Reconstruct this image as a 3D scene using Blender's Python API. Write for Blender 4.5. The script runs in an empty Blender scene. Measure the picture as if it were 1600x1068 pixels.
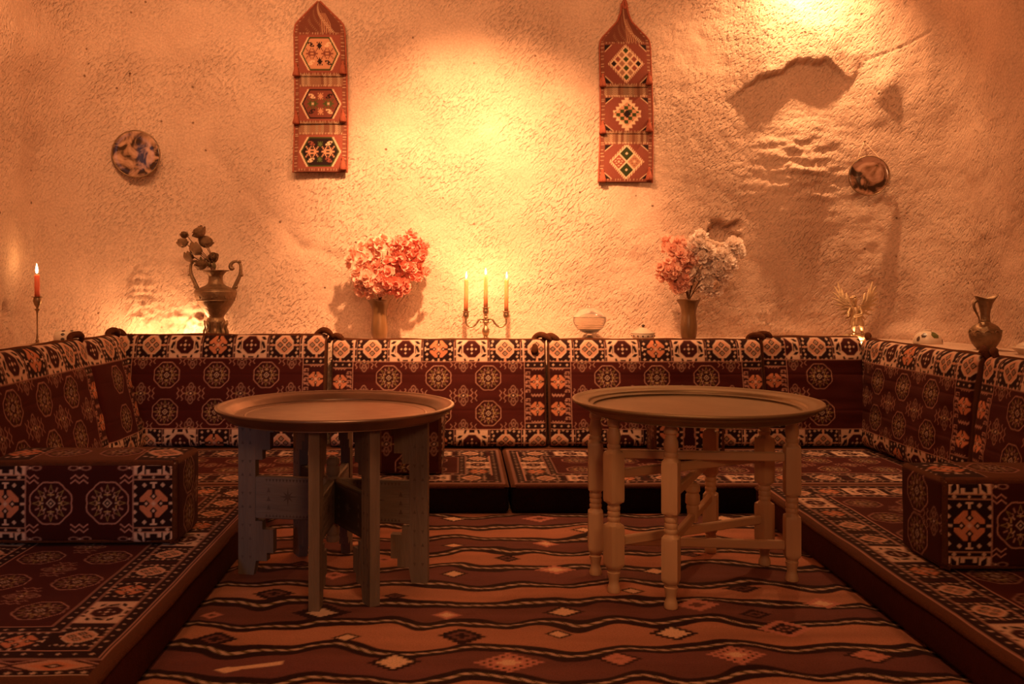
import bpy, bmesh, math, random
import numpy as np
from mathutils import Vector, Matrix

random.seed(7)
RNG = np.random.RandomState(11)
scene = bpy.context.scene
COL = scene.collection
PI = math.pi

# ------------------------------------------------------------------ camera
F = 1440.0                       # focal length in pixels of the 1600x1068 frame
CX, CY, CH = 721.0, 443.0, 0.884  # principal point (pixels) and camera height (m)
cam_d = bpy.data.cameras.new('camera')
cam_d.sensor_width = 36.0
cam_d.lens = 36.0 * F / 1600.0
cam_d.shift_x = (800.0 - CX) / 1600.0
cam_d.shift_y = (CY - 534.0) / 1600.0
cam_d.clip_start = 0.05
cam = bpy.data.objects.new('camera', cam_d)
COL.objects.link(cam)
cam.location = (0, 0, CH)
cam.rotation_euler = (PI / 2, 0, 0)
scene.camera = cam


def at(px, py, Y):
    return Vector(((px - CX) * Y / F, Y, CH - (py - CY) * Y / F))


# ------------------------------------------------------------------ world, lights, exposure
world = bpy.data.worlds.new('world')
scene.world = world
world.use_nodes = True
world.node_tree.nodes['Background'].inputs[0].default_value = (0.55, 0.65, 0.9, 1)
world.node_tree.nodes['Background'].inputs[1].default_value = 0.08
scene.view_settings.view_transform = 'Standard'
scene.view_settings.look = 'None'
scene.view_settings.gamma = 1.0
scene.view_settings.use_curve_mapping = False
scene.view_settings.exposure = 0.0
scene.cycles.use_denoising = True
scene.cycles.max_bounces = 8
scene.cycles.diffuse_bounces = 5
scene.cycles.caustics_reflective = False
scene.cycles.caustics_refractive = False
scene.cycles.sample_clamp_indirect = 6.0

WARM = (1.0, 0.455, 0.185)
WARM2 = (1.0, 0.50, 0.21)


def add_light(name, typ, loc, power, color, target=None, **kw):
    d = bpy.data.lights.new(name, typ)
    d.energy = power
    d.color = color
    for k, v in kw.items():
        setattr(d, k, v)
    o = bpy.data.objects.new(name, d)
    COL.objects.link(o)
    o.location = loc
    if target is not None:
        v = Vector(target) - Vector(loc)
        o.rotation_euler = v.to_track_quat('-Z', 'Y').to_euler()
    return o


# warm lamp above the middle of the room, thrown on the back wall
add_light('wall_spot', 'SPOT', (0.09, 3.30, 2.45), 640, WARM, (0.07, 4.78, 1.14),
          spot_size=math.radians(67), spot_blend=1.0, shadow_soft_size=0.04)
# lamp high in the right corner, close to the rock and grazing it
add_light('corner_spot', 'SPOT', (1.80, 4.555, 2.72), 165, WARM2, (1.60, 4.72, 1.6),
          spot_size=math.radians(112), spot_blend=1.0, shadow_soft_size=0.02)
# small lamps hidden behind the back cushions
add_light('hidden_lamp', 'POINT', (-1.40, 4.690, 0.632), 3.4, WARM2, shadow_soft_size=0.005)
add_light('hidden_lamp', 'POINT', (-1.61, 4.640, 0.628), 2.2, WARM2, shadow_soft_size=0.005)
add_light('hidden_lamp', 'POINT', (1.925, 4.470, 0.595), 2.0, WARM2, shadow_soft_size=0.008)
# added fills, no visible source: back wall wash, rug and front faces
add_light('vault_lamp', 'AREA', (-0.9, 2.85, 2.60), 20, WARM, (-1.1, 4.78, 1.75), shape='RECTANGLE', size=1.0, size_y=0.3, spread=math.radians(120))
add_light('vault_lamp', 'AREA', (1.0, 2.85, 2.60), 10, WARM, (1.2, 4.78, 1.75), shape='RECTANGLE', size=1.0, size_y=0.3, spread=math.radians(120))
add_light('ceiling_lamp', 'AREA', (0.0, 1.2, 2.5), 18, WARM, (0.2, 2.6, 0), shape='DISK', size=0.7)  # added fill for rug and trays
add_light('entrance_lamp', 'AREA', (0.5, -1.0, 1.75), 17, WARM, (0.2, 3.0, 0.35), shape='DISK', size=0.5)  # added fill behind the camera to brighten the front faces
# daylight through the doorway behind the camera on the left: the open door and the beam it lets in
add_light('doorway_daylight', 'AREA', (-1.35, -1.45, 1.15), 1.1, (0.62, 0.72, 1.0), (-1.3, 2.7, 0.9),
          shape='RECTANGLE', size=0.8, size_y=1.7)
add_light('doorway_beam', 'SPOT', (-1.45, -1.40, 1.25), 52, (0.66, 0.74, 1.0), (-1.12, 2.70, 0.25),
          spot_size=math.radians(18), spot_blend=0.6, shadow_soft_size=0.15)

# ------------------------------------------------------------------ helpers


def tag(o, label=None, cat=None, group=None, kind=None):
    if label:
        o['label'] = label
    if cat:
        o['category'] = cat
    if group:
        o['group'] = group
    if kind:
        o['kind'] = kind
    return o


def link(o, parent=None):
    COL.objects.link(o)
    if parent is not None:
        o.parent = parent
    return o


def thing(name, label, cat, loc=(0, 0, 0), rotz=0.0, group=None):
    o = bpy.data.objects.new(name, None)
    o.empty_display_size = 0.05
    link(o)
    o.location = loc
    o.rotation_euler = (0, 0, rotz)
    return tag(o, label, cat, group)


def copy_tree(o, parent=None):
    c = o.copy()
    link(c)
    c.parent = parent
    for ch in o.children:
        copy_tree(ch, c)
    return c


def mesh_np(name, V, Q, m=None, colors=None, uv=None, smooth=True):
    """V (n,3); Q (k,4) or (k,3) ints"""
    V = np.asarray(V, dtype=np.float32)
    Q = np.asarray(Q, dtype=np.int32)
    me = bpy.data.meshes.new(name)
    me.vertices.add(len(V))
    me.vertices.foreach_set('co', V.ravel())
    k, n = Q.shape
    me.loops.add(k * n)
    me.loops.foreach_set('vertex_index', Q.ravel())
    me.polygons.add(k)
    me.polygons.foreach_set('loop_start', np.arange(0, k * n, n, dtype=np.int32))
    me.polygons.foreach_set('use_smooth', np.full(k, smooth, dtype=bool))
    me.update(calc_edges=True)
    if colors is not None:
        ca = me.color_attributes.new(name='Col', type='FLOAT_COLOR', domain='POINT')
        c = np.ones((len(V), 4), dtype=np.float32)
        c[:, :3] = colors.reshape(-1, 3)
        ca.data.foreach_set('color', c.ravel())
    if uv is not None:
        ul = me.uv_layers.new(name='UVMap')
        ul.data.foreach_set('uv', np.asarray(uv, dtype=np.float32)[Q.ravel()].ravel())
    if m is not None:
        me.materials.append(m)
    return me


def grid_quads(nv, nu):
    i = np.arange(nv * nu).reshape(nv, nu)
    return np.stack([i[:-1, :-1], i[:-1, 1:], i[1:, 1:], i[1:, :-1]], -1).reshape(-1, 4)


def grid_obj(name, P, m, parent=None, colors=None, uv=None, flip=False):
    nv, nu = P.shape[:2]
    Q = grid_quads(nv, nu)
    if flip:
        Q = Q[:, ::-1]
    me = mesh_np(name, P.reshape(-1, 3), Q, m, colors, None if uv is None else uv.reshape(-1, 2))
    return link(bpy.data.objects.new(name, me), parent)


def obj_bm(name, bm, m, parent=None, smooth=False, autosmooth=None):
    bmesh.ops.recalc_face_normals(bm, faces=bm.faces)
    me = bpy.data.meshes.new(name)
    bm.to_mesh(me)
    bm.free()
    me.materials.append(m)
    if smooth:
        me.polygons.foreach_set('use_smooth', np.full(len(me.polygons), True))
        if autosmooth:
            me.set_sharp_from_angle(angle=math.radians(autosmooth))
    return link(bpy.data.objects.new(name, me), parent)


def add_box(bm, c, s, bevel=0.0, seg=2, rot=None):
    r = bmesh.ops.create_cube(bm, size=1.0)
    vs = r['verts']
    bmesh.ops.scale(bm, verts=vs, vec=s)
    es = list({e for v in vs for e in v.link_edges})
    if bevel > 0:
        b = bmesh.ops.bevel(bm, geom=es, offset=bevel, segments=seg, profile=0.5, affect='EDGES')
        vs = list({v for f in b['faces'] for v in f.verts} | {v for v in vs if v.is_valid})
    if rot is not None:
        bmesh.ops.rotate(bm, verts=vs, cent=(0, 0, 0), matrix=rot)
    bmesh.ops.translate(bm, verts=vs, vec=c)
    return vs


def lathe_data(profile, n=32, zoff=0.0):
    pr = np.array(profile, dtype=float)
    a = np.linspace(0, 2 * PI, n, endpoint=False)
    V = np.stack([pr[:, 0:1] * np.cos(a), pr[:, 0:1] * np.sin(a), np.repeat(pr[:, 1:2], n, 1)], -1)
    m = len(pr)
    i = np.arange(m * n).reshape(m, n)
    j = np.roll(i, -1, 1)
    Q = np.stack([i[:-1], j[:-1], j[1:], i[1:]], -1).reshape(-1, 4)
    return V, Q


def smooth_profile(pts, n=60):
    """Catmull-Rom through the points"""
    P = np.array(pts, dtype=float)
    P = np.vstack([2 * P[0] - P[1], P, 2 * P[-1] - P[-2]])
    out = []
    segs = len(P) - 3
    k = max(2, n // segs)
    for i in range(segs):
        p0, p1, p2, p3 = P[i:i + 4]
        for t in np.linspace(0, 1, k, endpoint=False):
            out.append(0.5 * ((2 * p1) + (-p0 + p2) * t + (2 * p0 - 5 * p1 + 4 * p2 - p3) * t * t
                              + (-p0 + 3 * p1 - 3 * p2 + p3) * t ** 3))
    out.append(P[-2])
    return np.array(out)


def lathe(name, profile, m, parent=None, n=32, sharp=None, mod=None):
    V, Q = lathe_data(profile, n)
    if mod is not None:
        V = mod(V)
    me = mesh_np(name, V.reshape(-1, 3), Q, m)
    if sharp:
        me.set_sharp_from_angle(angle=math.radians(sharp))
    return link(bpy.data.objects.new(name, me), parent)


def tube_data(pts, rad, n=10, caps=True):
    P = np.array(pts, dtype=float)
    R = np.full(len(P), rad) if np.isscalar(rad) else np.array(rad, dtype=float)
    T = np.gradient(P, axis=0)
    T /= np.linalg.norm(T, axis=1)[:, None] + 1e-9
    up = np.array([0, 0, 1.0]) if abs(T[0][2]) < 0.9 else np.array([1.0, 0, 0])
    N = np.cross(T[0], up)
    N /= np.linalg.norm(N)
    a = np.linspace(0, 2 * PI, n, endpoint=False)
    rows = []
    for k in range(len(P)):
        N = N - T[k] * N.dot(T[k])
        N /= np.linalg.norm(N) + 1e-9
        B = np.cross(T[k], N)
        rows.append(P[k] + R[k] * (np.cos(a)[:, None] * N + np.sin(a)[:, None] * B))
    if caps:
        rows = [np.repeat(P[:1], n, 0)] + rows + [np.repeat(P[-1:], n, 0)]
    V = np.array(rows)
    m = len(V)
    i = np.arange(m * n).reshape(m, n)
    j = np.roll(i, -1, 1)
    Q = np.stack([i[:-1], j[:-1], j[1:], i[1:]], -1).reshape(-1, 4)
    return V.reshape(-1, 3), Q


def tube(name, pts, rad, m, parent=None, n=10):
    V, Q = tube_data(pts, rad, n)
    return link(bpy.data.objects.new(name, mesh_np(name, V, Q, m)), parent)


def join_data(parts):
    Vs, Qs, o = [], [], 0
    for V, Q in parts:
        V = np.asarray(V).reshape(-1, 3)
        Vs.append(V)
        Qs.append(np.asarray(Q) + o)
        o += len(V)
    return np.vstack(Vs), np.vstack(Qs)


# gradient noise -----------------------------------------------------
_perm = RNG.permutation(512)
_ang = RNG.rand(512) * 2 * PI
_gx, _gy = np.cos(_ang), np.sin(_ang)


def noise(x, y, seed=0):
    x = np.asarray(x, dtype=float) + seed * 17.31
    y = np.asarray(y, dtype=float) + seed * 9.77
    xi, yi = np.floor(x).astype(int), np.floor(y).astype(int)
    xf, yf = x - xi, y - yi

    def g(ix, iy, dx, dy):
        h = _perm[(_perm[ix & 511] + iy) & 511]
        return _gx[h] * dx + _gy[h] * dy
    u = xf * xf * xf * (xf * (xf * 6 - 15) + 10)
    v = yf * yf * yf * (yf * (yf * 6 - 15) + 10)
    a = g(xi, yi, xf, yf) * (1 - u) + g(xi + 1, yi, xf - 1, yf) * u
    b = g(xi, yi + 1, xf, yf - 1) * (1 - u) + g(xi + 1, yi + 1, xf - 1, yf - 1) * u
    return (a * (1 - v) + b * v) * 1.4


def fbm(x, y, oct=4, seed=0):
    s, a = 0, 1.0
    for k in range(oct):
        s = s + a * noise(x * 2 ** k, y * 2 ** k, seed + k)
        a *= 0.5
    return s


def sstep(a, b, x):
    t = np.clip((x - a) / (b - a), 0, 1)
    return t * t * (3 - 2 * t)


# ------------------------------------------------------------------ materials


def new_mat(name):
    m = bpy.data.materials.new(name)
    m.use_nodes = True
    nt = m.node_tree
    return m, nt, nt.nodes['Principled BSDF']


def plain(name, col, rough=0.6, metal=0.0, var=0.15, scale=20.0, bump=0.0, bscale=60.0, sheen=0.0, coat=0.0,
          stretch=None, emit=None):
    """colour with noise variation and a little relief"""
    m, nt, b = new_mat(name)
    tc = nt.nodes.new('ShaderNodeTexCoord')
    src = tc.outputs['Object']
    if stretch:
        mp = nt.nodes.new('ShaderNodeMapping')
        mp.inputs['Scale'].default_value = stretch
        nt.links.new(src, mp.inputs['Vector'])
        src = mp.outputs['Vector']
    nz = nt.nodes.new('ShaderNodeTexNoise')
    nz.inputs['Scale'].default_value = scale
    nz.inputs['Detail'].default_value = 5
    nt.links.new(src, nz.inputs['Vector'])
    mx = nt.nodes.new('ShaderNodeMix')
    mx.data_type = 'RGBA'
    c = np.array(col)
    mx.inputs['A'].default_value = (*np.clip(c * (1 - var * 1.6), 0, 1), 1)
    mx.inputs['B'].default_value = (*np.clip(c * (1 + var * 1.6), 0, 1), 1)
    nt.links.new(nz.outputs['Fac'], mx.inputs['Factor'])
    nt.links.new(mx.outputs['Result'], b.inputs['Base Color'])
    b.inputs['Roughness'].default_value = rough
    b.inputs['Metallic'].default_value = metal
    b.inputs['Sheen Weight'].default_value = sheen
    b.inputs['Coat Weight'].default_value = coat
    if sheen:
        b.inputs['Sheen Tint'].default_value = (*np.clip(c * 3, 0, 1), 1)
        b.inputs['Specular IOR Level'].default_value = 0.1
    if bump:
        n2 = nt.nodes.new('ShaderNodeTexNoise')
        n2.inputs['Scale'].default_value = bscale
        n2.inputs['Detail'].default_value = 4
        nt.links.new(src, n2.inputs['Vector'])
        bp = nt.nodes.new('ShaderNodeBump')
        bp.inputs['Strength'].default_value = bump
        bp.inputs['Distance'].default_value = 0.01
        nt.links.new(n2.outputs['Fac'], bp.inputs['Height'])
        nt.links.new(bp.outputs['Normal'], b.inputs['Normal'])
    if emit:
        b.inputs['Emission Color'].default_value = (*emit[0], 1)
        b.inputs['Emission Strength'].default_value = emit[1]
    return m


def woven(name, rough=0.9, sheen=0.04, fine=420.0, bump=0.25, gain=1.0):
    """woven cloth: the weave's colours are carried by the mesh"""
    m, nt, b = new_mat(name)
    at_ = nt.nodes.new('ShaderNodeVertexColor')
    at_.layer_name = 'Col'
    tc = nt.nodes.new('ShaderNodeTexCoord')
    nz = nt.nodes.new('ShaderNodeTexNoise')
    nz.inputs['Scale'].default_value = fine
    nz.inputs['Detail'].default_value = 2
    nt.links.new(tc.outputs['Object'], nz.inputs['Vector'])
    mp = nt.nodes.new('ShaderNodeMapRange')
    mp.inputs['To Min'].default_value = 0.65 * gain
    mp.inputs['To Max'].default_value = 1.35 * gain
    nt.links.new(nz.outputs['Fac'], mp.inputs['Value'])
    mx = nt.nodes.new('ShaderNodeVectorMath')
    mx.operation = 'SCALE'
    nt.links.new(at_.outputs['Color'], mx.inputs[0])
    nt.links.new(mp.outputs['Result'], mx.inputs['Scale'])
    nt.links.new(mx.outputs['Vector'], b.inputs['Base Color'])
    b.inputs['Roughness'].default_value = rough
    b.inputs['Specular IOR Level'].default_value = 0.15
    b.inputs['Sheen Weight'].default_value = sheen
    b.inputs['Sheen Tint'].default_value = (0.8, 0.4, 0.3, 1)
    bp = nt.nodes.new('ShaderNodeBump')
    bp.inputs['Strength'].default_value = bump
    bp.inputs['Distance'].default_value = 0.004
    nt.links.new(nz.outputs['Fac'], bp.inputs['Height'])
    nt.links.new(bp.outputs['Normal'], b.inputs['Normal'])
    return m


def rock_material():
    m, nt, b = new_mat('tuff_rock')
    L = nt.links
    N = nt.nodes.new
    uv = N('ShaderNodeUVMap')
    uv.uv_map = 'UVMap'
    # large stains
    n1 = N('ShaderNodeTexNoise')
    n1.inputs['Scale'].default_value = 1.7
    n1.inputs['Detail'].default_value = 7
    n1.inputs['Roughness'].default_value = 0.62
    L.new(uv.outputs['UV'], n1.inputs['Vector'])
    cr = N('ShaderNodeValToRGB')
    cr.color_ramp.elements[0].position = 0.3
    cr.color_ramp.elements[0].color = (0.50, 0.335, 0.25, 1)
    cr.color_ramp.elements[1].position = 0.72
    cr.color_ramp.elements[1].color = (0.70, 0.50, 0.385, 1)
    L.new(n1.outputs['Fac'], cr.inputs['Fac'])
    # chisel strokes, slanting
    mp = N('ShaderNodeMapping')
    mp0 = N('ShaderNodeMapping')
    mp0.inputs['Rotation'].default_value = (0, 0, math.radians(-50))
    L.new(uv.outputs['UV'], mp0.inputs['Vector'])
    mp.inputs['Scale'].default_value = (38, 88, 1)
    L.new(mp0.outputs['Vector'], mp.inputs['Vector'])
    n2 = N('ShaderNodeTexNoise')
    n2.inputs['Scale'].default_value = 1.0
    n2.inputs['Detail'].default_value = 2.5
    L.new(mp.outputs['Vector'], n2.inputs['Vector'])
    # where strokes are strong
    n3 = N('ShaderNodeTexNoise')
    n3.inputs['Scale'].default_value = 2.6
    n3.inputs['Detail'].default_value = 2
    L.new(uv.outputs['UV'], n3.inputs['Vector'])
    mr = N('ShaderNodeMapRange')
    mr.inputs['From Min'].default_value = 0.36
    mr.inputs['From Max'].default_value = 0.62
    mr.inputs['To Min'].default_value = 0.12
    L.new(n3.outputs['Fac'], mr.inputs['Value'])
    ml = N('ShaderNodeMath')
    ml.operation = 'MULTIPLY'
    dent = N('ShaderNodeMapRange')          # sparse dents in an otherwise flat face
    dent.inputs['From Min'].default_value = 0.30
    dent.inputs['From Max'].default_value = 0.50
    L.new(n2.outputs['Fac'], dent.inputs['Value'])
    L.new(dent.outputs['Result'], ml.inputs[0])
    L.new(mr.outputs['Result'], ml.inputs[1])
    # fine grain
    n4 = N('ShaderNodeTexNoise')
    n4.inputs['Scale'].default_value = 90
    n4.inputs['Detail'].default_value = 5
    n4.inputs['Roughness'].default_value = 0.65
    L.new(uv.outputs['UV'], n4.inputs['Vector'])
    m2 = N('ShaderNodeMath')
    m2.operation = 'MULTIPLY_ADD'
    m2.inputs[1].default_value = 0.35
    L.new(n4.outputs['Fac'], m2.inputs[0])
    L.new(ml.outputs['Value'], m2.inputs[2])
    # pits: sparse dark voids of the stone
    vo = N('ShaderNodeTexVoronoi')
    vo.inputs['Scale'].default_value = 13
    vo.inputs['Randomness'].default_value = 1.0
    L.new(uv.outputs['UV'], vo.inputs['Vector'])
    lt = N('ShaderNodeMapRange')
    lt.inputs['From Min'].default_value = 0.045
    lt.inputs['From Max'].default_value = 0.10
    L.new(vo.outputs['Distance'], lt.inputs['Value'])
    sp = N('ShaderNodeSeparateColor')
    L.new(vo.outputs['Color'], sp.inputs['Color'])
    gt = N('ShaderNodeMath')
    gt.operation = 'LESS_THAN'
    gt.inputs[1].default_value = 0.72
    L.new(sp.outputs['Red'], gt.inputs[0])
    mxp = N('ShaderNodeMath')
    mxp.operation = 'MAXIMUM'
    L.new(lt.outputs['Result'], mxp.inputs[0])
    L.new(gt.outputs['Value'], mxp.inputs[1])
    m3 = N('ShaderNodeMath')
    m3.operation = 'MULTIPLY_ADD'
    m3.inputs[1].default_value = 0.5
    L.new(mxp.outputs['Value'], m3.inputs[0])
    L.new(m2.outputs['Value'], m3.inputs[2])
    bp = N('ShaderNodeBump')
    bp.inputs['Strength'].default_value = 0.78
    bp.inputs['Distance'].default_value = 0.012
    L.new(m3.outputs['Value'], bp.inputs['Height'])
    L.new(bp.outputs['Normal'], b.inputs['Normal'])
    # darker base colour in the pits
    mc = N('ShaderNodeMix')
    mc.data_type = 'RGBA'
    mc.inputs['A'].default_value = (0.22, 0.13, 0.085, 1)
    L.new(mxp.outputs['Value'], mc.inputs['Factor'])
    spk = N('ShaderNodeMapRange')
    spk.inputs['From Min'].default_value = 0.3
    spk.inputs['From Max'].default_value = 0.7
    spk.inputs['To Min'].default_value = 0.80
    spk.inputs['To Max'].default_value = 1.16
    L.new(n4.outputs['Fac'], spk.inputs['Value'])
    vs = N('ShaderNodeVectorMath')
    vs.operation = 'SCALE'
    L.new(cr.outputs['Color'], vs.inputs[0])
    L.new(spk.outputs['Result'], vs.inputs['Scale'])
    L.new(vs.outputs['Vector'], mc.inputs['B'])
    L.new(mc.outputs['Result'], b.inputs['Base Color'])
    b.inputs['Roughness'].default_value = 0.95
    b.inputs['Specular IOR Level'].default_value = 0.1
    return m


M = {}
M['rock'] = rock_material()
M['woven'] = woven('woven_pile')
M['kilim'] = woven('kilim_wool', fine=300, bump=0.4, sheen=0.05)
M['tapestry'] = woven('tapestry_wool', fine=500, bump=0.5, sheen=0.05)
M['plush'] = plain('brown_plush', (0.075, 0.024, 0.010), 0.95, var=0.25, scale=60, bump=0.5, bscale=250, sheen=0.25)
M['velvet'] = plain('dark_velvet', (0.010, 0.0025, 0.002), 0.95, var=0.2, scale=30, bump=0.3, bscale=200, sheen=0.01)  # shade on the back seat fronts put into the velvet colour
M['maroon'] = plain('maroon_velvet', (0.050, 0.010, 0.006), 0.95, var=0.2, scale=30, bump=0.3, bscale=200, sheen=0.08)  # same velvet with the side light put into its colour
M['oldwood'] = plain('grey_weathered_wood', (0.185, 0.130, 0.095), 0.75, var=0.28, scale=5, bump=0.35, bscale=18,
                     stretch=(6, 6, 0.8))
M['oldwood_h'] = plain('grey_weathered_board', (0.21, 0.155, 0.118), 0.75, var=0.28, scale=5, bump=0.35, bscale=18,
                       stretch=(0.8, 6, 6))
M['carve'] = plain('carved_recess', (0.13, 0.09, 0.07), 0.9, var=0.2)  # flat dark tone standing for the shade inside the cuts
M['darkwood'] = plain('dark_stained_wood', (0.05, 0.026, 0.016), 0.7, var=0.3, scale=6, stretch=(0.8, 6, 6))  # darker wood tone for one crossing board
M['palewood'] = plain('pale_turned_wood', (0.56, 0.34, 0.175), 0.5, var=0.14, scale=4, bump=0.12, bscale=14,
                      stretch=(5, 5, 0.7))
M['palewood_h'] = plain('pale_rail_wood', (0.54, 0.325, 0.165), 0.5, var=0.14, scale=4, bump=0.12, bscale=14,
                        stretch=(0.7, 5, 5))
M['tray_copper'] = plain('worn_tinned_copper', (0.27, 0.185, 0.140), 0.36, 0.8, var=0.25, scale=9, bump=0.12, bscale=24)
M['tray_brass'] = plain('dull_brass', (0.26, 0.175, 0.095), 0.5, 0.6, var=0.18, scale=7, bump=0.06, bscale=40)
M['bronze'] = plain('aged_bronze', (0.25, 0.155, 0.085), 0.45, 0.6, var=0.35, scale=30, bump=0.35, bscale=70)
M['brass'] = plain('old_brass', (0.33, 0.22, 0.125), 0.36, 0.85, var=0.25, scale=40, bump=0.15, bscale=120)
M['gilt'] = plain('gilded_resin', (0.60, 0.42, 0.24), 0.38, 0.45, var=0.25, scale=40, bump=0.2, bscale=150)
M['vase'] = plain('glazed_brown_vase', (0.17, 0.085, 0.035), 0.3, 0.1, var=0.5, scale=9, stretch=(4, 4, 0.7))
M['wax_red'] = plain('red_wax', (0.75, 0.20, 0.11), 0.45, var=0.05)
M['wax_peach'] = plain('peach_wax', (0.82, 0.38, 0.17), 0.45, var=0.05)
for k_ in ('wax_red', 'wax_peach'):
    b_ = M[k_].node_tree.nodes['Principled BSDF']
    b_.inputs['Subsurface Weight'].default_value = 0.7
    b_.inputs['Subsurface Radius'].default_value = (1.0, 0.5, 0.25)
    b_.inputs['Subsurface Scale'].default_value = 0.03
M['wick'] = plain('burnt_wick', (0.02, 0.015, 0.01), 0.9)
M['flame'] = plain('candle_flame', (1, 0.8, 0.5), 0.9, var=0.0, emit=((1.0, 0.72, 0.36), 14.0))
M['stem'] = plain('dry_stem', (0.16, 0.075, 0.035), 0.8)
M['leaf'] = plain('dry_green_leaf', (0.15, 0.115, 0.05), 0.7, var=0.3, scale=50)
M['rose'] = plain('dried_brown_rose', (0.23, 0.125, 0.06), 0.75, var=0.4, scale=60)
M['ceramic'] = plain('white_ceramic', (0.66, 0.52, 0.40), 0.3, var=0.06)
M['ceramic_green'] = plain('green_glaze', (0.10, 0.10, 0.025), 0.3, var=0.2)
M['ceramic_dark'] = plain('dark_glaze', (0.06, 0.03, 0.02), 0.35, var=0.2)
M['string'] = plain('string', (0.75, 0.52, 0.36), 0.9)
M['tassel'] = plain('red_tassel_wool', (0.36, 0.10, 0.06), 0.95, var=0.3, scale=120, bump=0.5, bscale=300, sheen=0.1)


def petal_mat(name, col):
    m, nt, b = new_mat(name)
    b.inputs['Base Color'].default_value = (*col, 1)
    b.inputs['Roughness'].default_value = 0.8
    b.inputs['Specular IOR Level'].default_value = 0.1
    tr = nt.nodes.new('ShaderNodeBsdfTranslucent')
    tr.inputs['Color'].default_value = (*col, 1)
    nz = nt.nodes.new('ShaderNodeTexNoise')
    nz.inputs['Scale'].default_value = 70
    mr = nt.nodes.new('ShaderNodeMapRange')
    mr.inputs['To Min'].default_value = 0.2
    mr.inputs['To Max'].default_value = 0.5
    mx = nt.nodes.new('ShaderNodeMixShader')
    nt.links.new(nz.outputs['Fac'], mr.inputs['Value'])
    nt.links.new(mr.outputs['Result'], mx.inputs['Fac'])
    nt.links.new(b.outputs['BSDF'], mx.inputs[1])
    nt.links.new(tr.outputs['BSDF'], mx.inputs[2])
    nt.links.new(mx.outputs['Shader'], nt.nodes['Material Output'].inputs['Surface'])
    return m


M['petal_peach'] = petal_mat('peach_petal', (0.93, 0.60, 0.48))
M['petal_coral'] = petal_mat('coral_petal', (0.90, 0.42, 0.33))
M['petal_white'] = petal_mat('cream_petal', (0.95, 0.84, 0.76))


def glass_mat():
    m, nt, b = new_mat('cut_crystal')
    b.inputs['Base Color'].default_value = (1.0, 0.95, 0.88, 1)
    b.inputs['Roughness'].default_value = 0.03
    b.inputs['Transmission Weight'].default_value = 0.92
    b.inputs['IOR'].default_value = 1.42
    return m


M['glass'] = glass_mat()


def agate_mat(name, c1, c2, c3, seed):
    """polished marbled stone slice"""
    m, nt, b = new_mat(name)
    tc = nt.nodes.new('ShaderNodeTexCoord')
    mp = nt.nodes.new('ShaderNodeMapping')
    mp.inputs['Location'].default_value = (seed, seed * 0.7, 0)
    nt.links.new(tc.outputs['Object'], mp.inputs['Vector'])
    nz = nt.nodes.new('ShaderNodeTexNoise')
    nz.inputs['Scale'].default_value = 13
    nz.inputs['Detail'].default_value = 6
    nz.inputs['Distortion'].default_value = 1.2
    nt.links.new(mp.outputs['Vector'], nz.inputs['Vector'])
    cr = nt.nodes.new('ShaderNodeValToRGB')
    cr.color_ramp.elements[0].position = 0.40
    cr.color_ramp.elements[0].color = (*c1, 1)
    cr.color_ramp.elements[1].position = 0.62
    cr.color_ramp.elements[1].color = (*c3, 1)
    e = cr.color_ramp.elements.new(0.5)
    e.color = (*c2, 1)
    nt.links.new(nz.outputs['Fac'], cr.inputs['Fac'])
    nt.links.new(cr.outputs['Color'], b.inputs['Base Color'])
    b.inputs['Roughness'].default_value = 0.16
    b.inputs['Coat Weight'].default_value = 0.8
    b.inputs['Coat Roughness'].default_value = 0.06
    return m


M['agate_a'] = agate_mat('marbled_brown_glaze', (0.05, 0.025, 0.012), (0.36, 0.20, 0.12), (0.55, 0.33, 0.22), 0.3)
M['agate_b'] = agate_mat('marbled_dark_glaze', (0.045, 0.022, 0.012), (0.30, 0.15, 0.09), (0.52, 0.30, 0.22), 1.9)

# ------------------------------------------------------------------ the cave shell
WXL, WYB, WXR, WR = -2.0, 4.78, 2.35, 0.55     # left wall, back wall, right wall, corner radius
LED = 0.25                                    # depth of the ledge
LEDZ = 0.605
Y0 = 3.2                                      # where the dense back wall hands over to the side walls


def path(s, o=0.0):
    """point and inward normal on the U-shaped wall line at arc length s (s = X on the flat back part), moved in by o"""
    s = np.asarray(s, dtype=float)
    xl, xr = WXL + WR, WXR - WR
    q = WR * PI / 2
    X = np.zeros_like(s); Y = np.zeros_like(s); NX = np.zeros_like(s); NY = np.zeros_like(s)
    a = (s >= xl) & (s <= xr)
    X[a] = s[a]; Y[a] = WYB; NY[a] = -1
    b = (s < xl) & (s >= xl - q)
    t = (xl - s[b]) / WR
    X[b] = xl - WR * np.sin(t); Y[b] = WYB - WR + WR * np.cos(t); NX[b] = np.sin(t); NY[b] = -np.cos(t)
    c = s < xl - q
    X[c] = WXL; Y[c] = WYB - WR - ((xl - q) - s[c]); NX[c] = 1
    d = (s > xr) & (s <= xr + q)
    t = (s[d] - xr) / WR
    X[d] = xr + WR * np.sin(t); Y[d] = WYB - WR + WR * np.cos(t); NX[d] = -np.sin(t); NY[d] = -np.cos(t)
    e = s > xr + q
    X[e] = WXR; Y[e] = WYB - WR - (s[e] - (xr + q)); NX[e] = -1
    return X + NX * o, Y + NY * o, NX, NY


_S = np.linspace(-3.6, 4.1, 4000)
_X, _Y, _a, _b = path(_S)
_PX = CX + F * _X / _Y


def sz(px, py):
    """wall coordinates (arc length, height) of a spot seen in the photograph"""
    s = float(np.interp(px, _PX, _S))
    y = float(np.interp(s, _S, _Y))
    return s, CH - (py - CY) * y / F


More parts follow.
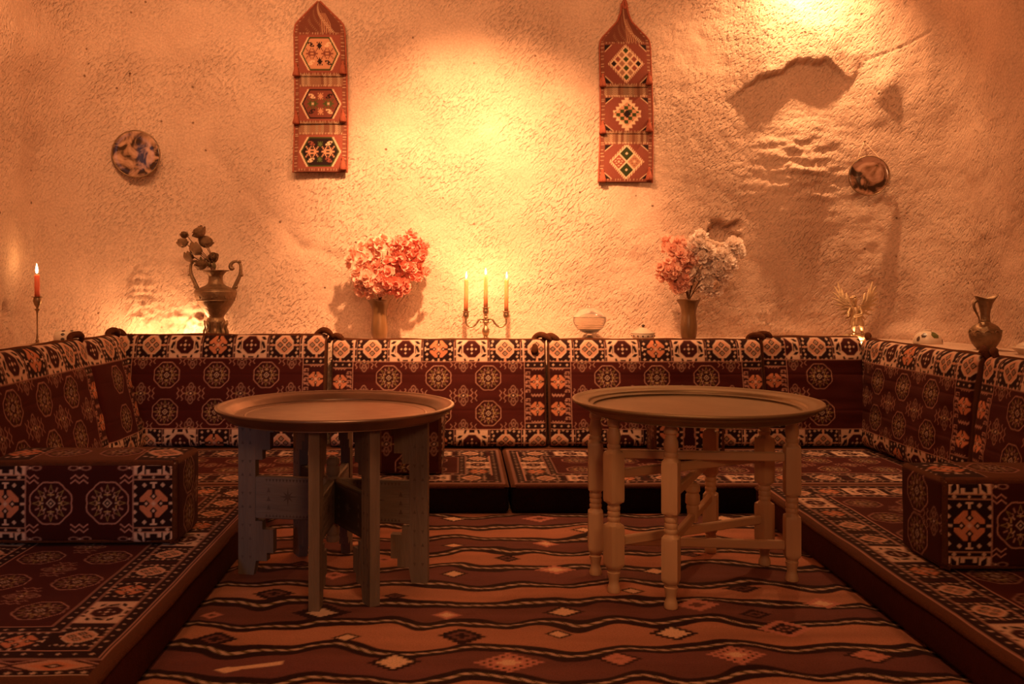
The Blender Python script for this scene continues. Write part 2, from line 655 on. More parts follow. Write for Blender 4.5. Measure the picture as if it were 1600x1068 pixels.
def seg_dist(S, Z, p, q):
    p, q = np.array(p), np.array(q)
    d = q - p
    t = np.clip(((S - p[0]) * d[0] + (Z - p[1]) * d[1]) / d.dot(d), 0, 1)
    return np.hypot(S - p[0] - t * d[0], Z - p[1] - t * d[1])


def relief(S, Z):
    """how far the rock stands into the room"""
    d = 0.022 * fbm(S * 0.9, Z * 0.9, 3, 1) + 0.008 * fbm(S * 3.5, Z * 3.5, 3, 5)
    c, s_ = math.cos(math.radians(52)), math.sin(math.radians(52))
    A, B = S * c + Z * s_, -S * s_ + Z * c
    am = sstep(-0.25, 0.35, fbm(S * 1.3, Z * 1.3, 2, 9))
    d = d + (0.0006 + 0.0014 * am) * noise(A * 22, B * 40, 3) + 0.0020 * fbm(S * 16, Z * 16, 2, 12)
    # soft slanting fold high on the left
    for (p, q, w, h) in [((-60, 55), (300, 70), 0.12, 0.030), ((300, 70), (480, 120), 0.10, 0.022),
                         ((330, 240), (470, 385), 0.035, -0.010), ((470, 385), (545, 405), 0.03, -0.008),
                         ((0, 190), (60, 240), 0.02, -0.006)]:
        d = d + h * np.exp(-(seg_dist(S, Z, sz(*p), sz(*q)) / w) ** 2)
    # overhang high on the right
    s0, s1 = sz(1140, 0)[0], sz(1352, 0)[0]
    ex = np.array([sz(x, 0)[0] for x in (1120, 1160, 1195, 1240, 1290, 1330, 1370)])
    ez = np.array([sz(x, y)[1] for x, y in ((1120, 165), (1160, 140), (1195, 125), (1240, 97), (1290, 108), (1330, 118), (1370, 95))])
    edge = np.interp(S, ex, ez) + 0.034 * fbm(S * 7, Z * 7, 4, 21)
    inside = sstep(s0 - 0.05, s0 + 0.20, S) * (1 - sstep(s1 - 0.20, s1 + 0.02, S + 0.04 * fbm(S * 5, Z * 5, 2, 22)))
    d = d + inside * 0.060 * sstep(-0.008, 0.012, Z - edge) * (1 - 0.8 * sstep(0.0, 0.4, Z - edge))
    # rough boss below it that catches the light
    bs, bz = sz(1242, 262)
    r2 = ((S - bs) / 0.22) ** 2 + ((Z - bz) / np.where(Z < bz, 0.52, 0.22)) ** 2
    rb = np.exp(-((S - bs) / 0.20) ** 2 - ((Z - bz) / 0.20) ** 2)
    d = d + 0.062 * np.exp(-r2 * 1.2) + rb * (0.026 * noise(S * 5 + Z * 3, Z * 17, 31) + 0.020 * noise(S * 9, Z * 30, 33) + 0.011 * noise(S * 40, Z * 48, 34))
    # rough patches above the hidden lamps
    for (x, y, ws, wz, h) in [(222, 468, 0.06, 0.15, 0.034), (292, 502, 0.16, 0.08, 0.032), (322, 375, 0.10, 0.05, 0.016),
                              (225, 330, 0.05, 0.10, 0.012), (1362, 400, 0.05, 0.25, 0.005), (1195, 500, 0.05, 0.06, 0.014)]:
        cs, cz = sz(x, y)
        g = np.exp(-((S - cs) / ws) ** 2 - ((Z - cz) / wz) ** 2)
        d = d + g * h * (0.30 + 0.9 * fbm(S * 14, Z * 16, 2, 40) + 0.8 * noise(S * 36, Z * 36, 43))
    # smooth upright band and knob near the right corner
    b0, b1 = sz(1354, 0)[0], sz(1466, 0)[0]
    up = sstep(sz(1400, 330)[1], sz(1400, 120)[1], Z)
    d = d + 0.024 * up * sstep(b0 - 0.03, b0 + 0.05, S) * (1 - sstep(b1 - 0.04, b1 + 0.07, S))
    ks, kz = sz(1392, 135)
    d = d + 0.035 * np.exp(-((S - ks) / 0.055) ** 2 - ((Z - kz) / 0.085) ** 2)
    d = d - 0.007 * np.exp(-(seg_dist(S, Z, sz(1352, 96), sz(1412, 76)) / 0.006) ** 2) \
          - 0.007 * np.exp(-(seg_dist(S, Z, sz(1412, 76), sz(1464, 50)) / 0.006) ** 2)
    # big soft scallops on the right wall
    for (x, y, w, h) in [(1560, 130, 0.16, 0.02), (1525, 240, 0.13, 0.018), (1595, 260, 0.16, 0.018), (1535, 330, 0.12, 0.014)]:
        cs, cz = sz(x, y)
        r = np.hypot(S - cs, (Z - cz) * 0.75)
        d = d + h * 0.45 * (1 - sstep(w * 0.55, w, r))
    # small dark niche behind the white flowers
    hs, hz = sz(1130, 357)
    r = np.maximum(np.abs(S - hs) / 0.085, np.abs(Z - hz + 0.15 * (S - hs)) / 0.060) + 0.55 * fbm(S * 9, Z * 9, 3, 50)
    d = d - 0.075 * (1 - sstep(0.55, 1.0, r))
    # hole in the left wall beside the candle
    hs, hz = sz(13, 490)
    d = d - 0.05 * np.exp(-((S - hs) / 0.018) ** 2 - ((Z - hz) / 0.045) ** 2)
    return d


def wall_patch(name, s0, s1, z0, z1, ds, dz, label=None):
    ns, nz = int((s1 - s0) / ds) + 1, int((z1 - z0) / dz) + 1
    S, Z = np.meshgrid(np.linspace(s0, s1, ns), np.linspace(z0, z1, nz))
    D = relief(S, Z)
    x, y, nx, ny = path(S)
    lean = 0.0
    P = np.stack([x + nx * D, y + ny * (D + lean), Z], -1)
    o = grid_obj(name, P, M['rock'], uv=np.stack([S, Z], -1))
    return tag(o, label, kind='structure')


_xl = WXL + WR - WR * PI / 2
_xr = WXR - WR + WR * PI / 2
SL = _xl - (WYB - WR - Y0)
SR = _xr + (WYB - WR - Y0)
wall_patch('wall_back', SL, SR, 0.55, 2.75, 0.0078, 0.0078, 'rough chiselled tuff cave wall behind the seating')
wall_patch('wall_left', SL - 4.8, SL, 0.0, 2.75, 0.06, 0.06, 'rough tuff cave wall on the left')
wall_patch('wall_right', SR, SR + 4.8, 0.0, 2.75, 0.06, 0.06, 'rough tuff cave wall on the right')


def shell():
    # floor
    n = 40
    X, Y = np.meshgrid(np.linspace(-2.6, 2.9, n), np.linspace(-1.65, 5.2, n))
    Z = -0.004 + 0.0 * X
    P = np.stack([X, Y, Z], -1)
    tag(grid_obj('floor', P, M['rock'], uv=np.stack([X, Y], -1)), 'stone floor under the rug', kind='structure')
    # vaulted ceiling
    X, Y = np.meshgrid(np.linspace(-2.6, 2.9, 90), np.linspace(-1.65, 5.2, 90))
    Z = 2.70 + 0.16 * np.cos((X - 0.15) / 2.8 * PI / 2) + 0.03 * fbm(X, Y, 3, 60)
    tag(grid_obj('ceiling', np.stack([X, Y, Z], -1), M['rock'], uv=np.stack([X, Y], -1), flip=True), 'rough rock ceiling of the cave room', kind='structure')
    # wall behind the camera with a doorway on the left
    bm = bmesh.new()
    for (x0, x1, z0, z1) in [(-2.6, -1.85, 0, 2.95), (-0.85, 2.9, 0, 2.95), (-1.85, -0.85, 2.05, 2.95)]:
        add_box(bm, ((x0 + x1) / 2, -1.66, (z0 + z1) / 2), (x1 - x0, 0.16, z1 - z0))
    o = obj_bm('wall_front', bm, M['rock'])
    o.data.uv_layers.new(name='UVMap')
    tag(o, 'rock wall with the doorway facing the seating', kind='structure')
    # ledge that runs round behind the cushions
    ss = np.linspace(SL - 1.6, SR + 1.6, 520)
    rows = []
    for (o_, z) in [(LED, 0.0), (LED, 0.3), (LED, LEDZ - 0.03), (LED - 0.006, LEDZ - 0.008), (LED - 0.03, LEDZ),
                    (LED * 0.5, LEDZ), (0.0, LEDZ), (-0.10, LEDZ)]:
        x, y, nx, ny = path(ss, o_)
        w = 0.004 * fbm(ss * 7, np.full_like(ss, z * 5), 2, 70)
        rows.append(np.stack([x + nx * w, y + ny * w, np.full_like(x, z) + (w * 0.4 if z > 0.5 and o_ > 0.2 else 0)], -1))
    P = np.array(rows)
    uv = np.stack([np.repeat(ss[None], len(rows), 0), np.repeat(np.array([0, .3, .57, .6, .63, .75, .88, .98])[:, None], len(ss), 1)], -1)
    tag(grid_obj('trim_1', P, M['rock'], uv=uv, flip=True), 'carved rock ledge running round the room behind the cushions', kind='structure')


shell()

# ------------------------------------------------------------------ painting woven patterns
MAROON = np.array((0.050, 0.0062, 0.0045)); FIELD2 = np.array((0.036, 0.0046, 0.004))
DARK = np.array((0.017, 0.0038, 0.0038)); CREAM = np.array((0.54, 0.355, 0.265)); ORANGE = np.array((0.46, 0.165, 0.085))
LINE = np.array((0.34, 0.165, 0.125)); OLIVE = np.array((0.24, 0.15, 0.06)); BROWN = np.array((0.085, 0.028, 0.012))
PEACH = np.array((0.48, 0.235, 0.15))


class Canvas:
    def __init__(s, x0, x1, y0, y1, step, ss=3):
        s.nu, s.nv, s.ss = int(round((x1 - x0) / step)) + 1, int(round((y1 - y0) / step)) + 1, ss
        s.x0, s.x1, s.y0, s.y1 = x0, x1, y0, y1
        w, h = s.nu * ss, s.nv * ss
        s.dx, s.dy = (x1 - x0) / (s.nu - 1) / ss, (y1 - y0) / (s.nv - 1) / ss
        s.xs = x0 + (np.arange(w) - (ss - 1) / 2) * s.dx
        s.ys = y0 + (np.arange(h) - (ss - 1) / 2) * s.dy
        s.img = np.zeros((h, w, 3))
        s.img[:] = MAROON

    def win(s, cx, cy, rx, ry):
        i0, i1 = np.searchsorted(s.xs, [cx - rx, cx + rx])
        j0, j1 = np.searchsorted(s.ys, [cy - ry, cy + ry])
        X, Y = np.meshgrid(s.xs[i0:i1] - cx, s.ys[j0:j1] - cy)
        return s.img[j0:j1, i0:i1], X, Y

    def rect(s, x0, x1, y0, y1, c):
        i0, i1 = np.searchsorted(s.xs, [x0, x1])
        j0, j1 = np.searchsorted(s.ys, [y0, y1])
        s.img[j0:j1, i0:i1] = c

    def hline(s, x0, x1, y, w=0.0030, c=LINE):
        s.rect(x0, x1, y - w / 2, y + w / 2, c)

    def vline(s, x, y0, y1, w=0.0030, c=LINE):
        s.rect(x - w / 2, x + w / 2, y0, y1, c)

    def result(s):
        k = s.ss
        return s.img.reshape(s.nv, k, s.nu, k, 3).mean((1, 3))


def octo(x, y):
    return np.maximum(np.maximum(np.abs(x), np.abs(y)), (np.abs(x) + np.abs(y)) * 0.715)


def medallion(c, cx, cy, R=0.060):
    im, X, Y = c.win(cx, cy, R * 1.15, R * 1.15)
    x, y = X / R, Y / R
    o = octo(x, y)
    ang = np.arctan2(y, x)
    r = np.hypot(x, y)
    o = o + 0.009 * np.cos(ang * 16)
    im[o < 1] = FIELD2
    f8 = (ang + PI / 8) % (PI / 4) - PI / 8
    f8b = ang % (PI / 4) - PI / 8
    # leaf sprays
    im[(np.abs(f8b) * r < 0.040) & (r > 0.58) & (r < 0.80)] = LINE * 0.9
    im[(np.abs(np.abs(f8b) * r - 0.12) < 0.024) & (r > 0.48) & (r < 0.62)] = LINE * 0.95
    im[(np.abs(np.abs(f8) * r - 0.10 * (0.85 - r) * 3) < 0.022) & (r > 0.60) & (r < 0.88)] = OLIVE * 0.9
    im[(np.abs(f8) * r < 0.035) & (r > 0.34) & (r < 0.52)] = CREAM * 0.7
    bar = (np.abs(np.abs(x) - 0.40 - 0.10 * (np.abs(y) < 0.1)) < 0.035) & (np.abs(y) < 0.30)
    im[bar] = OLIVE * 1.5
    bar = (np.abs(np.abs(y) - 0.40) < 0.03) & (np.abs(x) < 0.16)
    im[bar] = OLIVE * 1.5
    dm = np.abs(x) + np.abs(y)
    im[dm < 0.27] = DARK
    im[np.abs(dm - 0.20) < 0.035] = CREAM * 0.8
    im[dm < 0.07] = CREAM * 0.8
    im[np.abs(o - 0.970) < 0.030] = LINE * 1.1


def zigflower(c, cx, cy, sc=1.0, half=0, zig=True):
    """little flower between two pairs of zigzags; half=+1/-1 keeps only one half"""
    im, X, Y = c.win(cx, cy, 0.085 * sc, 0.060 * sc)
    x, y = X / sc, Y / sc
    keep = np.ones_like(x, bool) if half == 0 else (y * half > 0)
    if zig:
        tri = np.abs((y / 0.026 + 0.5) % 1 - 0.5) * 2
        for x0 in (0.040, 0.059):
            sgn = 1 if x0 < 0.05 else -1
            zz = x0 + sgn * 0.010 * (tri - 0.5)
            m = (np.abs(np.abs(x) - zz) < 0.0020) & (np.abs(y) < (0.034 if x0 < 0.05 else 0.026))
            im[m & keep] = LINE * 1.05
    ay = np.abs(y)
    pet = np.hypot(x / 0.0115, (ay - 0.030) / 0.017)
    im[(np.abs(pet - 1) < 0.16) & keep] = LINE * 0.75
    im[(pet < 0.38) & keep] = LINE * 0.6
    pet2 = np.hypot((np.abs(x) - 0.014) / 0.008, (ay - 0.018) / 0.013)
    im[(np.abs(pet2 - 1) < 0.22) & keep] = LINE * 0.6
    dm = np.abs(x) + ay
    im[(dm < 0.012) & keep] = DARK
    im[(dm < 0.006) & keep] = CREAM
    dd = np.abs(np.abs(x) - 0.020) + ay
    im[(dd < 0.006) & keep] = OLIVE * 1.2
    dd = np.abs(np.abs(x) - 0.030) + ay
    im[(dd < 0.004) & keep] = LINE


def tri_dots(im, x, y, pts, r, col):
    for (px, py) in pts:
        m = (np.abs(x - px) + np.abs(y - py) < r)
        im[m] = col


def tile(c, cx, cy, hx, hy, kind, r=0.043):
    """one square of the border; r = radius of its octagon"""
    im, X, Y = c.win(cx, cy, hx, hy)
    x, y = X / r, Y / r
    ex, ey = hx / r, hy / r
    o = octo(x, y)
    ax, ay = np.abs(x), np.abs(y)
    if kind == 'A':        # cream octagon with dark blossoms on dark ground
        im[:] = DARK
        for k in range(-3, 4):
            for sx in (-1, 1):
                m = (np.abs(x - sx * (1.32 + 0.12 * (k % 2))) / 0.15 + np.abs(y - k * 0.42) / 0.17) < 1
                im[m] = CREAM * 0.85
        for k in range(-2, 3):
            for sy in (-1, 1):
                m = (np.abs(y - sy * (1.32 + 0.1 * (k % 2))) / 0.15 + np.abs(x - k * 0.45) / 0.17) < 1
                im[m] = CREAM * 0.8
        im[(ay < 0.09) & (ax > 1.0) & (ax < 1.62)] = PEACH
        im[(ax < 0.12) & (ay > 1.0) & (ay < 1.5)] = PEACH
        im[o < 1.0] = CREAM * 0.95
        im[o < 0.86] = PEACH
        for (px, py) in ((0, 0.48), (0, -0.48), (0.48, 0), (-0.48, 0)):
            q = np.abs(x - px) + np.abs(y - py)
            im[q < 0.34] = DARK
            im[q < 0.19] = CREAM * 0.8
            im[q < 0.09] = DARK
        im[(ax + ay) < 0.16] = CREAM
    elif kind == 'B':      # dark octagon with four stars on cream ground
        im[:] = CREAM
        for sx in (-1, 1):
            for (px, py, w, h) in ((1.35, 0.0, 0.20, 0.36), (1.32, 0.72, 0.28, 0.16), (0.72, 1.32, 0.16, 0.26), (1.32, -0.72, 0.28, 0.16),
                                   (0.72, -1.32, 0.16, 0.26)):
                u, v = (x * sx - px) / w, (y - py) / h
                im[(np.abs(u) < 1) & (np.abs(v) < 1) & (np.abs(u + v * np.sign(py + 1e-6) * 0.6) < 0.75)] = DARK
        im[(ax < 0.30) & (ay > 1.2) & (ay < 1.5)] = DARK
        im[(np.abs(ax - 1.12) < 0.05) & (ay < 0.5)] = DARK
        im[o < 0.97] = LINE * 0.8
        im[o < 0.92] = FIELD2
        tri_dots(im, x, y, ((0, 0.45), (0, -0.45), (0.45, 0), (-0.45, 0)), 0.13, CREAM)
        im[(ax + ay) < 0.20] = CREAM
    else:                  # orange blossom on dark ground with white T marks
        im[:] = DARK
        tri_dots(im, x, y, [(sx * a, sy * b) for sx in (-1, 1) for sy in (-1, 1)
                            for a, b in ((1.28, 1.15), (1.28, 0.58), (0.62, 1.28))], 0.17, CREAM * 0.9)
        im[(ay < 0.08) & (ax > 1.05) & (ax < 1.5)] = CREAM
        im[(ay < 0.24) & (ax > 1.42) & (ax < 1.55)] = CREAM
        im[(ax < 0.08) & (ay > 1.05) & (ay < 1.45)] = CREAM
        im[(ax < 0.24) & (ay > 1.36) & (ay < 1.5)] = CREAM
        pk = (o < 0.95) & ~((ax < 0.12) & (ay > 0.62)) & ~((ay < 0.12) & (ax > 0.62))
        im[pk] = ORANGE
        for (px, py) in ((0, 0.5), (0, -0.5), (0.5, 0), (-0.5, 0)):
            q = np.abs(x - px) + np.abs(y - py)
            im[q < 0.27] = DARK
            im[q < 0.12] = CREAM
        im[(ax + ay) < 0.24] = PEACH
        im[(ax + ay) < 0.12] = CREAM


def dots(c, x0, x1, y0, y1, n, horizontal=True):
    c.rect(x0, x1, y0, y1, DARK)
    for k in range(n):
        t = (k + 0.5) / n
        px, py = (x0 + (x1 - x0) * t, (y0 + y1) / 2) if horizontal else ((x0 + x1) / 2, y0 + (y1 - y0) * t)
        rr = 0.0068 if k % 2 == 0 else 0.0048
        im, X, Y = c.win(px, py, 0.012, 0.012)
        im[np.abs(X) + np.abs(Y) < rr] = CREAM * 0.85


def hook_flowers(c, x0, x1, y0, y1, n, side):
    """upright border: orange blossoms with a column of little hooked signs"""
    c.rect(x0, x1, y0, y1, FIELD2)
    w = x1 - x0
    fx = x0 + w * (0.62 if side > 0 else 0.38)
    kx = x0 + w * (0.17 if side > 0 else 0.83)
    hh = (y1 - y0) / n
    for k in range(n):
        cy = y0 + hh * (k + 0.5)
        im, X, Y = c.win(fx, cy, w * 0.34, hh * 0.5)
        r = min(w * 0.34, hh * 0.42)
        x, y = X / r, Y / r
        o = octo(x, y)
        ax, ay = np.abs(x), np.abs(y)
        im[(o < 1) & ~((ax < 0.12) & (ay > 0.65)) & ~((ay < 0.12) & (ax > 0.65))] = ORANGE
        for (px, py) in ((0, 0.5), (0, -0.5), (0.5, 0), (-0.5, 0)):
            q = np.abs(x - px) + np.abs(y - py)
            im[q < 0.27] = DARK
            im[q < 0.12] = CREAM
        im[(ax + ay) < 0.22] = CREAM
        # hooked signs
        for j in range(5):
            yy = cy - hh * 0.42 + hh * 0.84 * (j + 0.5) / 5
            im, X, Y = c.win(kx, yy, w * 0.15, hh * 0.09)
            a = np.abs(np.abs(X) - w * 0.085) < 0.0020
            b = (np.abs(Y - 0.005) < 0.0020) & (np.abs(X) < w * 0.1)
            d = (np.abs(X * 0.6 + Y) < 0.0022) if j % 2 else (np.abs(Y + 0.004) < 0.002) & (X < 0)
            im[(a & (Y > -0.008 + 0.004 * (j % 2)) & (Y < 0.006)) | b | d] = LINE * 1.15
        for yy in (cy - hh * 0.48, cy + hh * 0.48):
            im, X, Y = c.win(fx, yy, w * 0.3, 0.010)
            z = np.abs((X / 0.014) % 1 - 0.5) * 0.016 - 0.004
            im[np.abs(Y - z) < 0.0022] = LINE * 1.1


def zig_field(c, x0, x1, y0, y1, colx, rowy, midx, R=0.060, sc=1.0):
    c.rect(x0, x1, y0, y1, MAROON)
    for y in rowy:
        for x in colx:
            medallion(c, x, y, R)
    mids = [(rowy[k] + rowy[k + 1]) / 2 for k in range(len(rowy) - 1)]
    for x in midx:
        for y in mids:
            zigflower(c, x, y, sc)


def paint_cushion(w=1.02, h=0.52, step=0.0040, left_band=True, right_band=True, xo=0.0):
    """front of a back cushion; x runs -w/2..w/2, y 0..h; xo shifts the pattern"""
    c = Canvas(-w / 2, w / 2, 0, h, step)
    c.img[:] = BROWN
    bl, br = -0.405, 0.405
    c.rect(-w, w, 0.0, 0.508, DARK)
    zig_field(c, -w, w, 0.088, 0.412, [k * 0.234 + xo for k in range(-4, 5) if abs(k * 0.234 + xo) < w / 2 - (0.15 if left_band else 0.05)],
              [0.165, 0.335], [(k + 0.5) * 0.234 + xo for k in range(-4, 4) if abs((k + 0.5) * 0.234 + xo) < w / 2 - 0.13])
    for k in range(-4, 4):
        x = (k + 0.5) * 0.234 + xo
        if abs(x) < w / 2 - 0.13:
            zigflower(c, x, 0.410, 0.95, -1)
            zigflower(c, x, 0.090, 0.95, 1)
    # bands of squares above and below
    for k in range(-5, 6):
        x = k * 0.157 + xo
        kind = 'CBAB'[abs(k) % 4] if w > 0.8 else 'ABCB'[k % 4]
        tile(c, x, 0.474, 0.0735, 0.060, kind)
        tile(c, x, 0.022, 0.0735, 0.064, kind)
        for yy in ((0.415, 0.508), (0.0, 0.088)):
            c.rect(x + 0.0735, x + 0.0835, yy[0], yy[1], DARK)
            c.vline(x + 0.0735, yy[0], yy[1], 0.0028)
            c.vline(x + 0.0835, yy[0], yy[1], 0.0028)
            for t in (0.25, 0.65):
                im, X, Y = c.win(x + 0.0785, yy[0] + (yy[1] - yy[0]) * t, 0.006, 0.006)
                im[np.abs(X) + np.abs(Y) < 0.005] = CREAM
    # upright bands at the two ends
    for side, on in ((1, right_band), (-1, left_band)):
        if not on:
            continue
        e = w / 2
        x0, x1 = (e - 0.105, e - 0.008) if side > 0 else (-e + 0.008, -e + 0.105)
        tile(c, (x0 + x1) / 2 + side * 0.012, 0.474, 0.062, 0.060, 'A')
        tile(c, (x0 + x1) / 2 + side * 0.012, 0.022, 0.062, 0.064, 'A')
        c.rect(*((e - 0.008, e + 1) if side > 0 else (-e - 1, -e + 0.008)), 0, h, BROWN)
        dots(c, x0, x1, 0.382, 0.412, 3)
        dots(c, x0, x1, 0.088, 0.118, 3)
        hook_flowers(c, x0, x1, 0.120, 0.380, 2, side)
        for y in (0.118, 0.382):
            c.hline(x0, x1, y)
        c.vline(x0 if side > 0 else x1, 0, 0.508, 0.0034)
    for y in (0.088, 0.4135):
        c.hline(-w / 2 + 0.008, w / 2 - 0.008, y, 0.0032, LINE * 1.1)
    return c.result()


def paint_mattress(L, W, step, wb, extra_end=0.0, margin=0.024):
    """top of a seat mattress; x along the length 0..L, y across 0..W from the front edge, pattern ends at y = wb"""
    c = Canvas(0, L, 0, W, step, 2)
    c.img[:] = BROWN
    a0, a1, b0, b1 = 0.016 + extra_end, L - 0.016, margin, wb - 0.015
    if extra_end:
        c.rect(0.03, a0, b0, b1, FIELD2)
        n = 4
        for k in range(n):
            cy = b0 + (b1 - b0) * (k + 0.5) / n
            im, X, Y = c.win(0.03 + extra_end * 0.52, cy, extra_end * 0.48, (b1 - b0) / n / 2)
            q = np.abs(X) / (extra_end * 0.42) + np.abs(Y) / ((b1 - b0) / n * 0.48)
            im[q < 1] = PEACH * 0.9
            im[q < 0.62] = ORANGE
            im[q < 0.30] = DARK
            im[q < 0.12] = CREAM
            im[np.abs(q - 1.28) < 0.07] = LINE
        dots(c, 0.03, 0.052, b0, b1, 28, False)
        c.vline(0.03, b0, b1, 0.005, CREAM * 0.8)

    def frame(e, w, col):
        c.rect(a0 + e, a1 - e, b0 + e, b0 + e + w, col)
        c.rect(a0 + e, a1 - e, b1 - e - w, b1 - e, col)
        c.rect(a0 + e, a0 + e + w, b0 + e, b1 - e, col)
        c.rect(a1 - e - w, a1 - e, b0 + e, b1 - e, col)
    frame(0, 0.5 * min(a1 - a0, b1 - b0), DARK)
    frame(0, 0.004, LINE * 1.1)
    frame(0.008, 0.003, LINE)

    def guard(e, w):
        frame(e, w, DARK)
        n = int((a1 - a0 - 2 * e) / 0.034)
        for yy in (b0 + e, b1 - e - w):
            dots(c, a0 + e, a1 - e, yy, yy + w, n)
        n = int((b1 - b0 - 2 * e) / 0.034)
        for xx in (a0 + e, a1 - e - w):
            dots(c, xx, xx + w, b0 + e, b1 - e, n, False)
    guard(0.014, 0.030)
    frame(0.044, 0.004, LINE * 1.1)
    # border of squares
    T = 0.100
    e = 0.048
    n = int(round((a1 - a0 - 2 * e) / 0.158))
    for k in range(n):
        x = a0 + e + (a1 - a0 - 2 * e) * (k + 0.5) / n
        kind = 'ABCA'[k % 4] if k not in (0, n - 1) else 'A'
        for y in (b0 + e + T / 2, b1 - e - T / 2):
            tile(c, x, y, 0.072, T / 2, kind, 0.036)
            c.rect(x + 0.072, x + 0.087, y - T / 2, y + T / 2, FIELD2)
    n = max(1, int(round((b1 - b0 - 2 * e - 2 * T) / 0.158)))
    for k in range(n):
        y = b0 + e + T + (b1 - b0 - 2 * e - 2 * T) * (k + 0.5) / n
        for x in (a0 + e + T / 2, a1 - e - T / 2):
            tile(c, x, y, T / 2, 0.074, 'CBA'[k % 3], 0.036)
    frame(e + T, 0.004, LINE * 1.1)
    guard(e + T + 0.004, 0.030)
    frame(e + T + 0.034, 0.004, LINE * 1.1)
    f = e + T + 0.038
    c.rect(a0 + f, a1 - f, b0 + f, b1 - f, MAROON)
    nx = max(1, int((a1 - a0 - 2 * f) / 0.190))
    xs = [a0 + f + (a1 - a0 - 2 * f) * (k + 0.5) / nx for k in range(nx)]
    H = b1 - b0 - 2 * f
    rows = [b0 + f + H * t for t in ((0.22, 0.78) if H > 0.26 else (0.5,))]
    for y in rows:
        for x in xs:
            medallion(c, x, y, 0.060)
    for k in range(nx - 1):
        zigflower(c, (xs[k] + xs[k + 1]) / 2, b0 + f + H / 2, 0.95)
    return c.result()


def paint_block_front(w=0.56, h=0.243, step=0.0026):
    c = Canvas(-w / 2, w / 2, 0, h, step)
    c.img[:] = MAROON * 0.75
    tw = 0.124
    for x in (-0.082, 0.082):
        medallion(c, x, h / 2 + 0.002, 0.062)
    for x in (0, -w / 2 + tw + 0.012, w / 2 - tw - 0.012):
        for y, s in ((0.012, 1), (h - 0.012, -1)):
            im, X, Y = c.win(x, y + s * 0.038, 0.030, 0.016)
            z = np.abs((X / 0.024) % 1 - 0.5) * 0.020 - 0.005
            for off in (-0.007, 0.007):
                im[(np.abs(Y * s + off - z) < 0.0020) & (np.abs(X) < 0.026)] = LINE * 1.3
            im, X, Y = c.win(x, y + s * 0.006, 0.034, 0.020)
            q = np.hypot((np.abs(X) - 0.018) / 0.013, Y / 0.006)
            im[np.abs(q - 1) < 0.25] = LINE * 0.7
            im[np.abs(X) + np.abs(Y) < 0.004] = CREAM
    for sx in (-1, 1):
        x0, x1 = (w / 2 - tw, w / 2 - 0.006) if sx > 0 else (-w / 2 + 0.006, -w / 2 + tw)
        cx = (x0 + x1) / 2
        hw = (x1 - x0) / 2
        c.rect(x0, x1, 0, h, DARK)
        tile(c, cx, h / 2, hw, 0.070, 'C', 0.042)
        for s, ya, yb in ((1, h / 2 + 0.083, h - 0.006), (-1, 0.006, h / 2 - 0.083)):
            im, X, Y = c.win(cx, (ya + yb) / 2, hw, (yb - ya) / 2)
            im[:] = CREAM
            ax = np.abs(X)
            im[(ax < 0.017 + 0.006 * np.sign(Y * s)) & (np.abs(Y) < 0.011)] = DARK
            im[(np.abs(ax - 0.040) < 0.0075) & (np.abs(Y + s * (ax - 0.040) * 0.8) < 0.010)] = DARK
            im[(np.abs(ax - 0.024) < 0.0022)] = DARK
            yd = (h / 2 + 0.070, h / 2 + 0.083) if s > 0 else (h / 2 - 0.083, h / 2 - 0.070)
            dots(c, x0, x1, yd[0], yd[1], 3)
            c.hline(x0, x1, yd[0], 0.0028, PEACH)
            c.hline(x0, x1, yd[1], 0.0028, PEACH)
        c.vline(x0 if sx > 0 else x1, 0, h, 0.0035, LINE)
    c.rect(-w, -w / 2 + 0.006, 0, h, BROWN)
    c.rect(w / 2 - 0.006, w, 0, h, BROWN)
    return c.result()


def paint_block_top(w, d, step=0.0042):
    c = Canvas(-w / 2, w / 2, 0, d, step)
    c.img[:] = BROWN * 1.1
    for k in (-0.5, 0.5):
        medallion(c, k * 0.164, d / 2, 0.062)
    for sx in (-1, 1):
        tile(c, sx * (w / 2 - 0.068), d / 2, 0.056, d / 2 - 0.02, 'A' if sx > 0 else 'C', 0.046)
        c.vline(sx * (w / 2 - 0.126), 0.02, d - 0.02, 0.003)
    return c.result()


def paint_block_end(w, h, step=0.0042, kind=0):
    c = Canvas(-w / 2, w / 2, 0, h, step)
    c.img[:] = MAROON * 0.8
    if kind == 0:
        for y in (h * 0.27, h * 0.76):
            medallion(c, -0.01, y, 0.056)
        zigflower(c, w / 2 - 0.045, h * 0.5, 0.8)
    else:
        zigflower(c, -w / 2 + 0.03, h * 0.5, 0.95)
        zigflower(c, w / 2 - 0.03, h * 0.5, 0.95)
        for y in (h * 0.12, h * 0.88):
            medallion(c, 0.0, y, 0.060)
    e = 0.010
    for r in ((-w, w, 0, e), (-w, w, h - e, h + 1), (-w, -w / 2 + e, 0, h), (w / 2 - e, w, 0, h)):
        c.rect(*r, BROWN)
    return c.result()


# ------------------------------------------------------------------ cushions


def edge_round(d, r):
    """how far a surface has dropped at distance d from the edge of a pad with rounding r"""
    t = np.clip(1 - d / r, 0, 1)
    return r * (1 - np.sqrt(np.clip(1 - t * t, 0, 1)))


def soft_body(name, w, d, h, r, m, parent, shear=0.0, seg=4, puff=0.0):
    """rounded pad, x -w/2..w/2, y 0..d, z 0..h, leaning back by shear"""
    bm = bmesh.new()
    bmesh.ops.create_cube(bm, size=1.0)
    bmesh.ops.scale(bm, verts=bm.verts, vec=(w, d, h))
    bmesh.ops.translate(bm, verts=bm.verts, vec=(0, d / 2, h / 2))
    bmesh.ops.bevel(bm, geom=list(bm.edges), offset=r, segments=seg, profile=0.5, affect='EDGES')
    for v in bm.verts:
        v.co.y += shear * v.co.z / h
    return obj_bm(name, bm, m, parent, smooth=True)


